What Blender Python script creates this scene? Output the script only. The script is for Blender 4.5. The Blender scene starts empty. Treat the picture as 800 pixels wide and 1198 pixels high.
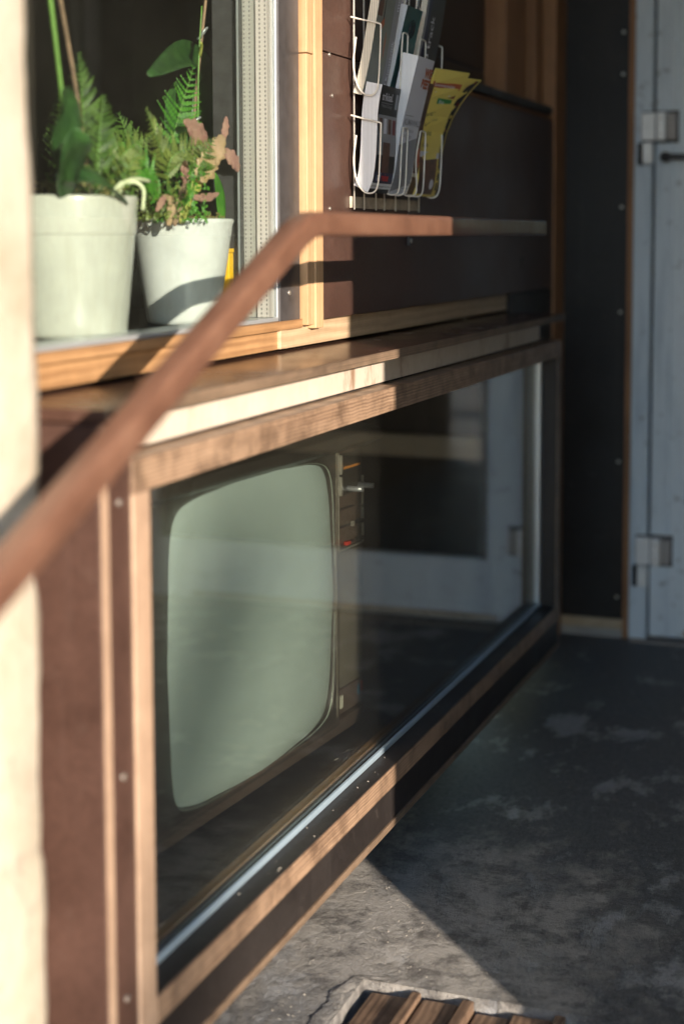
import bpy, bmesh, math, random
from mathutils import Vector, Matrix, noise as noise_
random.seed(7)
S = bpy.context.scene
COL = S.collection
R = math.radians

# ------------------------------------------------------------------ materials
def new_mat(name):
    m = bpy.data.materials.new(name); m.use_nodes = True
    nt = m.node_tree; nt.nodes.clear()
    out = nt.nodes.new('ShaderNodeOutputMaterial')
    b = nt.nodes.new('ShaderNodeBsdfPrincipled')
    nt.links.new(b.outputs[0], out.inputs[0])
    return m, nt, b, out

def coords(nt, scale=(1, 1, 1)):
    tc = nt.nodes.new('ShaderNodeTexCoord'); mp = nt.nodes.new('ShaderNodeMapping')
    mp.inputs['Scale'].default_value = scale
    g = nt.nodes.new('ShaderNodeNewGeometry')
    nt.links.new(g.outputs['Position'], mp.inputs['Vector'])
    return mp.outputs[0]

def noise(nt, vec, scale, detail=4, rough=.55):
    n = nt.nodes.new('ShaderNodeTexNoise')
    n.inputs['Scale'].default_value = scale; n.inputs['Detail'].default_value = detail
    n.inputs['Roughness'].default_value = rough
    nt.links.new(vec, n.inputs['Vector']); return n.outputs['Fac']

def ramp(nt, fac, stops):
    r = nt.nodes.new('ShaderNodeValToRGB'); e = r.color_ramp.elements
    while len(e) < len(stops): e.new(.5)
    for i, (p, c) in enumerate(stops):
        e[i].position = p; e[i].color = (*c, 1) if len(c) == 3 else c
    nt.links.new(fac, r.inputs[0]); return r.outputs[0]

def math_(nt, op, a, b=None, c=None):
    n = nt.nodes.new('ShaderNodeMath'); n.operation = op
    for i, x in enumerate((a, b, c)):
        if x is None: continue
        if isinstance(x, (int, float)): n.inputs[i].default_value = x
        else: nt.links.new(x, n.inputs[i])
    return n.outputs[0]

def mix(nt, fac, a, b):
    n = nt.nodes.new('ShaderNodeMix'); n.data_type = 'RGBA'
    for k, x in ((0, fac), (6, a), (7, b)):
        if isinstance(x, (int, float)): n.inputs[k].default_value = x
        elif isinstance(x, tuple): n.inputs[k].default_value = (*x, 1)
        else: nt.links.new(x, n.inputs[k])
    return n.outputs[2]

def bump(nt, b, h, strength=.3, dist=.002):
    n = nt.nodes.new('ShaderNodeBump'); n.inputs['Strength'].default_value = strength
    n.inputs['Distance'].default_value = dist
    nt.links.new(h, n.inputs['Height']); nt.links.new(n.outputs[0], b.inputs['Normal'])

def simple(name, col, rough=.5, metal=0, var=.15, nscale=60, bstr=.15, spec=.5, coat=0, bdist=.001):
    m, nt, b, o = new_mat(name)
    v = coords(nt)
    f = noise(nt, v, nscale); f2 = noise(nt, v, nscale*.13)
    f = math_(nt, 'ADD', math_(nt, 'MULTIPLY', f, .5), math_(nt, 'MULTIPLY', f2, .5))
    lo = tuple(max(0, c*(1-var*1.6)) for c in col); hi = tuple(min(1, c*(1+var*1.6)) for c in col)
    nt.links.new(ramp(nt, f, [(.3, lo), (.7, hi)]), b.inputs['Base Color'])
    nt.links.new(math_(nt, 'ADD', math_(nt, 'MULTIPLY', f, .25), rough-.12), b.inputs['Roughness'])
    b.inputs['Metallic'].default_value = metal
    b.inputs['Specular IOR Level'].default_value = spec
    b.inputs['Coat Weight'].default_value = coat
    if bstr: bump(nt, b, f, bstr, bdist)
    return m

def wood(name, c1, c2, axis, across, rough=.55, band=.004, contrast=1.0):
    """grain runs along axis; ply layers stack along across"""
    m, nt, b, o = new_mat(name)
    sc = [90, 90, 90]; sc[axis] = 3.0; sc[across] = 420
    v = coords(nt, tuple(sc)); g = noise(nt, v, 1.0, 3)
    sc2 = [14, 14, 14]; sc2[axis] = 4
    g2 = noise(nt, coords(nt, tuple(sc2)), 1.0, 4)
    sc3 = [0, 0, 0]; sc3[across] = 2*math.pi/band
    wv = nt.nodes.new('ShaderNodeTexWave'); wv.bands_direction = 'XYZ'[across]
    wv.inputs['Scale'].default_value = 1/band/3.1416; wv.inputs['Distortion'].default_value = 2.6
    wv.inputs['Detail'].default_value = 2; wv.inputs['Detail Scale'].default_value = .5
    nt.links.new(coords(nt), wv.inputs['Vector'])
    f = math_(nt, 'ADD', math_(nt, 'MULTIPLY', g, .5), math_(nt, 'MULTIPLY', wv.outputs['Fac'], .16))
    f = math_(nt, 'ADD', f, math_(nt, 'MULTIPLY', g2, .3))
    col = ramp(nt, f, [(.3, c1), (.62, c2)])
    st = noise(nt, coords(nt), 22, 5, .7)
    st = ramp(nt, st, [(.42, (0, 0, 0)), (.66, (1, 1, 1))])
    col = mix(nt, math_(nt, 'MULTIPLY', st, .45*contrast), col, tuple(x*.45 for x in c1))
    nt.links.new(col, b.inputs['Base Color']); b.inputs['Roughness'].default_value = rough
    bump(nt, b, f, .35, .0012)
    return m

M = {}
# film-faced plywood, dark red-brown, semi gloss
def film(name, c, rough, spec=.5):
    m, nt, b, o = new_mat(name)
    v = coords(nt)
    vo = nt.nodes.new('ShaderNodeTexVoronoi'); vo.inputs['Scale'].default_value = 420; nt.links.new(v, vo.inputs['Vector'])
    n1 = noise(nt, v, 7, 5, .6); n2 = noise(nt, v, 190, 3)
    f = math_(nt, 'ADD', math_(nt, 'MULTIPLY', n1, .6), math_(nt, 'MULTIPLY', n2, .4))
    cc = ramp(nt, f, [(.32, tuple(x*.62 for x in c)), (.68, tuple(x*1.35 for x in c))])
    sk = ramp(nt, noise(nt, coords(nt, (46, 46, 1.4)), 1.0, 5, .7), [(.56, (0, 0, 0)), (.76, (1, 1, 1))])
    cc = mix(nt, math_(nt, 'MULTIPLY', sk, .30), cc, tuple(min(1, x*1.6+.03) for x in c))
    ds = ramp(nt, noise(nt, v, 38, 6, .75), [(.60, (0, 0, 0)), (.72, (1, 1, 1))])
    cc = mix(nt, math_(nt, 'MULTIPLY', ds, .22), cc, (.16, .13, .11))
    nt.links.new(cc, b.inputs['Base Color'])
    nt.links.new(math_(nt, 'ADD', math_(nt, 'MULTIPLY', n1, .35), rough-.16), b.inputs['Roughness'])
    b.inputs['Specular IOR Level'].default_value = spec
    bump(nt, b, vo.outputs['Distance'], .18, .0006)
    return m
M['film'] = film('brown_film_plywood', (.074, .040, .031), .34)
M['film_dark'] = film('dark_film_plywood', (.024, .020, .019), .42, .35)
M['ply_h'] = wood('plywood_edge_long', (.16, .098, .064), (.43, .295, .20), 1, 2, .45, .0048, 1.5)
M['ply_v'] = wood('plywood_edge_upright', (.29, .185, .125), (.50, .36, .26), 2, 1, .45, .0048, .6)
M['ply_old'] = wood('plywood_edge_weathered', (.10, .068, .047), (.27, .19, .13), 1, 2, .5, .0032, 1.2)
M['pine_h'] = wood('pine_sill', (.24, .125, .055), (.46, .27, .13), 1, 2, .5, .012, .5)
M['pine_v'] = wood('pine_upright', (.38, .22, .11), (.62, .42, .24), 2, 1, .5, .009, .3)
M['pine_dark'] = wood('pine_upright_dark', (.24, .105, .042), (.40, .19, .08), 2, 1, .55, .02, .4)
M['pine_lighter'] = wood('pine_sill_light', (.36, .25, .15), (.58, .43, .28), 1, 2, .5, .016, .4)
M['mat_wood'] = wood('weathered_slat', (.07, .042, .03), (.27, .18, .12), 1, 0, .6, .010, 1.3)
m, nt, b, o = new_mat('worn_brown_lacquer')
v = coords(nt, (30, 5, 5)); f = noise(nt, v, 2.2, 6, .7); f2 = noise(nt, coords(nt), 150, 4, .7)
c = ramp(nt, f, [(.3, (.105, .050, .033)), (.55, (.160, .080, .052)), (.8, (.215, .118, .078))])
ch = ramp(nt, f2, [(.68, (0, 0, 0)), (.72, (1, 1, 1))])
nt.links.new(mix(nt, math_(nt, 'MULTIPLY', ch, .5), c, (.34, .23, .16)), b.inputs['Base Color'])
nt.links.new(math_(nt, 'ADD', math_(nt, 'MULTIPLY', f, .35), .2), b.inputs['Roughness']); bump(nt, b, f2, .15, .001)
M['rail'] = m
M['alu'] = simple('aluminium', (.55, .58, .61), .32, .55, .04, 20, 0)
M['darkmetal'] = simple('dark_grey_metal', (.060, .058, .062), .38, .2, .25, 60, .1)
M['sky_tint_metal'] = simple('sky_tinted_aluminium', (.36, .47, .57), .3, .3, .05, 20, 0)  # aluminium with the blue sky reflection put into its base colour
M['steel'] = simple('screw_steel', (.60, .56, .50), .35, .8, .1, 300, .05)
M['rubber'] = simple('black_rubber', (.02, .02, .021), .6, 0, .2, 80, .1)
M['black'] = simple('matt_black', (.012, .011, .011), .75, 0, .3, 30, .1)
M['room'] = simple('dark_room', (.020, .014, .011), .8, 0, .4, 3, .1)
M['blind'] = simple('brown_blind', (.085, .055, .040), .7, 0, .15, 6, .1)
M['wire'] = simple('white_coated_wire', (.72, .69, .62), .38, 0, .08, 200, .05)
M['wire_plate'] = simple('cream_bar', (.50, .43, .34), .5, 0, .35, 60, .1)
def potmat(name, c):
    m, nt, b, o = new_mat(name)
    v = coords(nt); n1 = noise(nt, coords(nt, (30, 30, 5)), 1.2, 5, .7); n2 = noise(nt, v, 120, 4, .7); n3 = noise(nt, v, 16, 5, .65)
    cc = ramp(nt, n3, [(.3, tuple(x*.86 for x in c)), (.7, tuple(min(1, x*1.08) for x in c))])
    st = ramp(nt, n1, [(.54, (0, 0, 0)), (.74, (1, 1, 1))]); cc = mix(nt, math_(nt, 'MULTIPLY', st, .35), cc, (c[0]*.62, c[1]*.56, c[2]*.45))
    sp = ramp(nt, n2, [(.67, (0, 0, 0)), (.72, (1, 1, 1))]); cc = mix(nt, math_(nt, 'MULTIPLY', sp, .5), cc, (.16, .12, .08))
    nt.links.new(cc, b.inputs['Base Color']); nt.links.new(math_(nt, 'ADD', math_(nt, 'MULTIPLY', n1, .3), .12), b.inputs['Roughness'])
    b.inputs['Coat Weight'].default_value = .25; b.inputs['Coat Roughness'].default_value = .08; bump(nt, b, n3, .06, .002); return m
M['pot_a'] = potmat('cream_plastic', (.50, .50, .455)); M['pot_b'] = potmat('white_glaze', (.66, .67, .68))
M['soil'] = simple('potting_soil', (.05, .032, .02), .9, 0, .5, 160, 1, bdist=.006)
M['yellow'] = simple('yellow_card', (.85, .50, .02), .5, 0, .05, 30, .05)
M['hinge'] = simple('white_hinge_enamel', (.86, .86, .86), .3, .2, .06, 60, .08)
M['hinge_grey'] = simple('grey_hinge_cap', (.36, .33, .31), .45, 0, .08, 60, .08)
M['bezel'] = simple('dark_tv_plastic', (.038, .034, .029), .42, 0, .15, 160, .1)
M['tvgrey'] = simple('grey_brown_tv_plastic', (.17, .155, .125), .42, .15, .12, 140, .1)
M['tvtrim'] = simple('light_tv_trim', (.52, .50, .43), .3, .5, .06, 80, .05)
M['tvrim'] = simple('pale_green_rim', (.42, .52, .44), .3, .1, .05, 40, 0)
M['tvpanel'] = simple('brown_control_panel', (.115, .085, .068), .38, .1, .1, 80, .05)
M['red'] = simple('red_plastic', (.62, .05, .035), .4, 0, .05, 60, 0)
M['blue'] = simple('blue_print', (.06, .22, .34), .5, 0, .05, 60, 0)
M['orange'] = simple('orange_print', (.62, .25, .05), .5, 0, .05, 60, 0)
M['cream_print'] = simple('cream_print', (.6, .6, .5), .5, 0, .05, 60, 0)
M['debris'] = simple('pale_debris', (.36, .33, .29), .8, 0, .4, 200, .3)
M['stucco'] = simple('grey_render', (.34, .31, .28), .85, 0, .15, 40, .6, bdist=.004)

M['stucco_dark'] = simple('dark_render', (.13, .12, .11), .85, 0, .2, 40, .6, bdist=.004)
# white painted board with rust runs
m, nt, b, o = new_mat('white_painted_board')
v = coords(nt, (1, 9, 3)); f = noise(nt, v, 1.6, 7, .75)
v2 = coords(nt); f2 = noise(nt, v2, 55, 4)
c = ramp(nt, f, [(.32, (.26, .15, .09)), (.45, (.62, .55, .47)), (.8, (.72, .67, .60))])
c = mix(nt, math_(nt, 'MULTIPLY', f2, .45), c, (.36, .29, .23))
nt.links.new(c, b.inputs['Base Color']); b.inputs['Roughness'].default_value = .4; bump(nt, b, f2, .15, .001)
M['white_board'] = m

# plaster
m, nt, b, o = new_mat('cream_plaster')
v = coords(nt)
a = noise(nt, v, 9, 6, .65); h = noise(nt, v, 130, 5, .7); pt = noise(nt, v, 26, 4, .6)
c = ramp(nt, a, [(.3, (.40, .34, .25)), (.5, (.52, .455, .36)), (.75, (.60, .54, .45))])
spot = ramp(nt, pt, [(.60, (0, 0, 0)), (.70, (1, 1, 1))])
c = mix(nt, math_(nt, 'MULTIPLY', spot, .6), c, (.27, .23, .19))
nt.links.new(c, b.inputs['Base Color']); b.inputs['Roughness'].default_value = .88
bump(nt, b, math_(nt, 'ADD', h, math_(nt, 'MULTIPLY', pt, 2)), .5, .004)
M['plaster'] = m

# concrete floor
m, nt, b, o = new_mat('rough_wet_concrete')
v = coords(nt)
big = noise(nt, v, 1.9, 9, .62); big2 = noise(nt, coords(nt, (1.9, 1.1, 1)), 5.2, 10, .70); fine = noise(nt, v, 330, 3, .8); mid = noise(nt, v, 85, 7, .78)
pat = math_(nt, 'ADD', math_(nt, 'MULTIPLY', big, .35), math_(nt, 'MULTIPLY', big2, .65))
pm = ramp(nt, pat, [(.525, (0, 0, 0)), (.575, (1, 1, 1))])
dark = ramp(nt, mid, [(.33, (.080, .087, .100)), (.67, (.195, .208, .228))])
lite = ramp(nt, mid, [(.35, (.31, .325, .35)), (.65, (.45, .465, .49))])
c = mix(nt, pm, dark, lite)
gr = ramp(nt, fine, [(.56, (0, 0, 0)), (.68, (1, 1, 1))])
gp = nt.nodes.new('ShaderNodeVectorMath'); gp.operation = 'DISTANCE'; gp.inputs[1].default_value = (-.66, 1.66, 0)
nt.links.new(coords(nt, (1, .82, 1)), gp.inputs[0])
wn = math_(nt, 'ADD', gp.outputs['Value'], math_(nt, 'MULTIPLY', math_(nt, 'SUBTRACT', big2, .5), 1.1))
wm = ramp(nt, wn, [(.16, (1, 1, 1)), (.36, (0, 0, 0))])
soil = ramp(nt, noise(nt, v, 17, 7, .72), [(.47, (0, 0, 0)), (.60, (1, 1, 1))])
wc = mix(nt, math_(nt, 'MULTIPLY', soil, .9), (.62, .595, .56), (.15, .14, .135))  # pale mortar round the recess; its colour also paints the sunlit wedge brighter
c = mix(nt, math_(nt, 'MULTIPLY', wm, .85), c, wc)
c = mix(nt, math_(nt, 'MULTIPLY', gr, .6), c, (.66, .62, .57))
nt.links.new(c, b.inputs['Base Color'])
rr = nt.nodes.new('ShaderNodeMapRange'); nt.links.new(pm, rr.inputs[0]); rr.inputs[3].default_value = .46; rr.inputs[4].default_value = .34
nt.links.new(rr.outputs[0], b.inputs['Roughness'])
hh = math_(nt, 'ADD', math_(nt, 'MULTIPLY', fine, .8), math_(nt, 'MULTIPLY', mid, 1.5))
hh = math_(nt, 'MULTIPLY', hh, math_(nt, 'SUBTRACT', 1.0, math_(nt, 'MULTIPLY', pm, .55)))
bump(nt, b, math_(nt, 'ADD', hh, math_(nt, 'MULTIPLY', noise(nt, v, 24, 6, .7), 1.2)), 1.0, .012)
M['concrete'] = m
M['mortar'] = simple('pale_mortar', (.45, .40, .33), .85, 0, .25, 70, .8, bdist=.005)

# blue grey door paint
m, nt, b, o = new_mat('blue_grey_door_paint')
v = coords(nt, (12, 12, 1.6)); f = noise(nt, v, 1.5, 6, .65); f2 = noise(nt, coords(nt), 30, 5)
c = ramp(nt, f, [(.28, (.44, .51, .58)), (.5, (.66, .73, .79)), (.8, (.76, .81, .86))])
chip = ramp(nt, f2, [(.62, (0, 0, 0)), (.70, (1, 1, 1))])
c = mix(nt, math_(nt, 'MULTIPLY', chip, .5), c, (.16, .16, .15))
nt.links.new(c, b.inputs['Base Color']); b.inputs['Roughness'].default_value = .5; bump(nt, b, f, .3, .002)
M['door'] = m

M['ledge_film'] = film('glossy_brown_ledge_film', (.080, .042, .031), .22)
# glass: clear slab, reflection grows with grazing angle
def glass(name, tint=(1, 1, 1), f0=.04, dirt=.0, power=5.0):
    m = bpy.data.materials.new(name); m.use_nodes = True; nt = m.node_tree; nt.nodes.clear()
    out = nt.nodes.new('ShaderNodeOutputMaterial')
    g = nt.nodes.new('ShaderNodeNewGeometry')
    d = nt.nodes.new('ShaderNodeVectorMath'); d.operation = 'DOT_PRODUCT'
    nt.links.new(g.outputs['Incoming'], d.inputs[0]); nt.links.new(g.outputs['Normal'], d.inputs[1])
    c = math_(nt, 'ABSOLUTE', d.outputs['Value'])
    k = math_(nt, 'POWER', math_(nt, 'SUBTRACT', 1.0, c), power)
    fr = math_(nt, 'ADD', math_(nt, 'MULTIPLY', k, 1-f0), f0)
    t = nt.nodes.new('ShaderNodeBsdfTransparent'); t.inputs[0].default_value = (*tint, 1)
    gl = nt.nodes.new('ShaderNodeBsdfGlossy'); gl.inputs['Roughness'].default_value = .012
    mx = nt.nodes.new('ShaderNodeMixShader')
    nt.links.new(fr, mx.inputs[0]); nt.links.new(t.outputs[0], mx.inputs[1]); nt.links.new(gl.outputs[0], mx.inputs[2])
    last = mx.outputs[0]
    if dirt:
        df = nt.nodes.new('ShaderNodeBsdfDiffuse'); df.inputs[0].default_value = (.7, .68, .6, 1)
        n1 = noise(nt, coords(nt), 8, 6, .7)
        m2 = nt.nodes.new('ShaderNodeMixShader')
        nt.links.new(math_(nt, 'MULTIPLY', n1, dirt), m2.inputs[0])
        nt.links.new(last, m2.inputs[1]); nt.links.new(df.outputs[0], m2.inputs[2]); last = m2.outputs[0]
    nt.links.new(last, out.inputs[0])
    return m
M['glass'] = glass('clear_glass', (.99, 1, .99), .09, .005, 3.5)
M['glass_window'] = glass('window_glass', (.97, .99, .98), .04, .006)

# TV phosphor face
m, nt, b, o = new_mat('green_grey_picture_tube')
f = noise(nt, coords(nt), 5, 3)
nt.links.new(ramp(nt, f, [(.3, (.41, .525, .50)), (.7, (.48, .60, .57))]), b.inputs['Base Color'])
b.inputs['Roughness'].default_value = .55; b.inputs['Coat Weight'].default_value = .9; b.inputs['Coat Roughness'].default_value = .10
M['tube'] = m

# perforated spacer
m, nt, b, o = new_mat('perforated_spacer')
g = nt.nodes.new('ShaderNodeNewGeometry'); sp = nt.nodes.new('ShaderNodeSeparateXYZ'); nt.links.new(g.outputs['Position'], sp.inputs[0])
zz = math_(nt, 'FRACT', math_(nt, 'MULTIPLY', sp.outputs[2], 1/.0062))
xx = math_(nt, 'FRACT', math_(nt, 'MULTIPLY', sp.outputs[0], 1/.0082))
dz = math_(nt, 'POWER', math_(nt, 'SUBTRACT', zz, .5), 2); dx = math_(nt, 'POWER', math_(nt, 'MULTIPLY', math_(nt, 'SUBTRACT', xx, .5), 2.2), 2)
dd = math_(nt, 'LESS_THAN', math_(nt, 'ADD', dz, dx), .085)
nt.links.new(mix(nt, dd, (.36, .34, .32), (.07, .065, .065)), b.inputs['Base Color'])
b.inputs['Metallic'].default_value = .1; b.inputs['Roughness'].default_value = .35
M['spacer'] = m

# paper with visible page edges (lines stacked along X)
def pages(name, col, n=1300):
    m, nt, b, o = new_mat(name)
    wv = nt.nodes.new('ShaderNodeTexWave'); wv.bands_direction = 'X'; wv.inputs['Scale'].default_value = n/6.28
    wv.inputs['Distortion'].default_value = 1.5; nt.links.new(coords(nt, (1, 1, .12)), wv.inputs['Vector'])
    nt.links.new(ramp(nt, wv.outputs['Fac'], [(.0, tuple(x*.55 for x in col)), (.45, col)]), b.inputs['Base Color'])
    b.inputs['Roughness'].default_value = .6
    return m
M['pages'] = pages('white_page_edges', (.80, .82, .86), 900)
M['pages_cream'] = pages('cream_page_edges', (.74, .69, .58), 700)
def paper(name, col, rough=.38): 
    return simple(name, col, rough, 0, .03, 30, 0)
M['p_black'] = paper('black_print', (.018, .017, .017)); M['p_white'] = paper('white_print', (.70, .72, .80))
M['p_yellow'] = paper('yellow_print', (.80, .66, .17)); M['p_teal'] = simple('teal_print', (.035, .12, .12), .35, 0, .35, 45, 0)
M['p_grey'] = simple('grey_green_print', (.23, .25, .22), .4, 0, .1, 30, 0); M['p_dark'] = simple('charcoal_print', (.028, .028, .034), .35, 0, .3, 60, 0)
M['p_brown'] = simple('brown_photo_print', (.13, .065, .045), .4, 0, .5, 90, 0); M['p_maroon'] = paper('maroon_print', (.20, .025, .03))
M['p_green'] = paper('green_print', (.06, .28, .08)); M['p_midgrey'] = paper('mid_grey_print', (.30, .31, .34)); M['p_rust'] = paper('rust_print', (.48, .12, .05))
M['p_navy'] = paper('navy_print', (.03, .035, .09))

# leaves
def leaf(name, c1, c2, trans=.35, rough=.45):
    m, nt, b, o = new_mat(name)
    oi = nt.nodes.new('ShaderNodeObjectInfo')
    f = noise(nt, coords(nt), 55, 4)
    nt.links.new(ramp(nt, f, [(.32, c1), (.68, c2)]), b.inputs['Base Color'])
    b.inputs['Roughness'].default_value = rough
    tr = nt.nodes.new('ShaderNodeBsdfTranslucent'); tr.inputs[0].default_value = (*tuple(min(1, x*1.5) for x in c2), 1)
    mx = nt.nodes.new('ShaderNodeMixShader'); mx.inputs[0].default_value = trans
    nt.links.new(b.outputs[0], mx.inputs[1]); nt.links.new(tr.outputs[0], mx.inputs[2]); nt.links.new(mx.outputs[0], o.inputs[0])
    return m
M['fern'] = leaf('fern_green', (.030, .080, .010), (.12, .22, .035))
M['fern_bright'] = leaf('bright_fern_green', (.035, .16, .012), (.11, .34, .03))
M['fern_olive'] = leaf('olive_fern', (.07, .11, .015), (.22, .28, .06))
M['orchid'] = leaf('orchid_leaf', (.015, .055, .014), (.04, .11, .025), .15, .4)
M['pink'] = leaf('pink_cactus_pad', (.34, .16, .15), (.52, .33, .26), .3)
M['peach'] = leaf('peach_cactus_pad', (.46, .34, .17), (.60, .42, .30), .3)
M['lime'] = leaf('lime_cactus_pad', (.36, .40, .09), (.55, .52, .15), .3)
M['stemg'] = simple('green_stem', (.13, .26, .05), .45, 0, .15, 80, .1)
M['stemb'] = simple('brown_stem', (.22, .14, .09), .7, 0, .3, 120, .4)
M['root'] = simple('pale_root', (.60, .64, .42), .5, 0, .1, 120, .1)
M['moss'] = leaf('dry_moss', (.10, .10, .02), (.30, .24, .09), .2, .7)

# ------------------------------------------------------------------ mesh helpers
class MB:
    def __init__(s): s.bm = bmesh.new()
    def box(s, x0, x1, y0, y1, z0, z1):
        vs = [s.bm.verts.new((x, y, z)) for x in (x0, x1) for y in (y0, y1) for z in (z0, z1)]
        for f in ((0, 1, 3, 2), (4, 6, 7, 5), (0, 4, 5, 1), (2, 3, 7, 6), (0, 2, 6, 4), (1, 5, 7, 3)):
            s.bm.faces.new([vs[i] for i in f])
        return s
    def hexa(s, pts):   # 8 points: bottom ring 4, top ring 4
        vs = [s.bm.verts.new(p) for p in pts]
        for f in ((3, 2, 1, 0), (4, 5, 6, 7), (0, 1, 5, 4), (1, 2, 6, 5), (2, 3, 7, 6), (3, 0, 4, 7)):
            s.bm.faces.new([vs[i] for i in f])
        return s
    def tube(s, pts, r, n=8, closed_ends=True, r1=None):
        pts = [Vector(p) for p in pts]; rings = []
        up = None
        for i, p in enumerate(pts):
            if i == 0: t = pts[1]-p
            elif i == len(pts)-1: t = p-pts[-2]
            else: t = (pts[i+1]-p).normalized()+(p-pts[i-1]).normalized()
            t.normalize()
            if up is None:
                up = Vector((0, 0, 1)) if abs(t.z) < .9 else Vector((1, 0, 0))
            a = t.cross(up); 
            if a.length < 1e-5: a = t.cross(Vector((0, 1, 0)))
            a.normalize(); b_ = a.cross(t).normalized(); up = b_
            rr = r if r1 is None else r+(r1-r)*i/(len(pts)-1)
            rings.append([s.bm.verts.new(p+a*math.cos(2*math.pi*k/n)*rr+b_*math.sin(2*math.pi*k/n)*rr) for k in range(n)])
        for i in range(len(rings)-1):
            for k in range(n):
                f = s.bm.faces.new([rings[i][k], rings[i][(k+1) % n], rings[i+1][(k+1) % n], rings[i+1][k]]); f.smooth = True
        if closed_ends:
            s.bm.faces.new(list(reversed(rings[0]))); s.bm.faces.new(rings[-1])
        return s
    def lathe(s, prof, n=48, c=(0, 0)):
        rings = []
        for r, z in prof:
            rings.append([s.bm.verts.new((c[0]+r*math.cos(2*math.pi*k/n), c[1]+r*math.sin(2*math.pi*k/n), z)) for k in range(n)])
        for i in range(len(rings)-1):
            for k in range(n):
                f = s.bm.faces.new([rings[i][k], rings[i][(k+1) % n], rings[i+1][(k+1) % n], rings[i+1][k]]); f.smooth = True
        return s
    def build(s, name, mat, parent=None, bevel=0, smooth=False, solid=0):
        bmesh.ops.recalc_face_normals(s.bm, faces=s.bm.faces[:])
        me = bpy.data.meshes.new(name)
        if parent is not None:
            off = world_loc(parent); bmesh.ops.translate(s.bm, vec=-off, verts=s.bm.verts[:])
        s.bm.to_mesh(me); s.bm.free()
        me.materials.append(M[mat] if isinstance(mat, str) else mat)
        o = bpy.data.objects.new(name, me); COL.objects.link(o)
        if parent is not None: o.parent = parent
        if smooth:
            for p in me.polygons: p.use_smooth = True
        if solid:
            md = o.modifiers.new('solid', 'SOLIDIFY'); md.thickness = solid; md.offset = 0
        if bevel:
            md = o.modifiers.new('bevel', 'BEVEL'); md.width = bevel; md.segments = 2; md.limit_method = 'ANGLE'; md.angle_limit = R(35)
        return o

def world_loc(o):
    v = Vector(o.location)
    while o.parent: o = o.parent; v += Vector(o.location)
    return v
def tag(o, label=None, cat=None, group=None, kind=None):
    if label: o['label'] = label
    if cat: o['category'] = cat
    if group: o['group'] = group
    if kind: o['kind'] = kind
    return o
def thing(name, label, cat, loc=(0, 0, 0), group=None):
    o = bpy.data.objects.new(name, None); COL.objects.link(o); o.location = loc; o.empty_display_size = .05
    return tag(o, label, cat, group)
def bx(name, mat, parent, x0, x1, y0, y1, z0, z1, bevel=.0012):
    return MB().box(x0, x1, y0, y1, z0, z1).build(name, mat, parent, bevel)
def disc_screw(name, c, axis, r=.004, parent=None, mat='steel'):
    b = MB(); c = Vector(c); ax = Vector(axis)
    b.tube([c-ax*.002, c+ax*.0012, c+ax*.0018], r, 12)
    return b.build(name, mat, parent)

YE = 3.73      # end wall
XP = -.870     # panel plane
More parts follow.
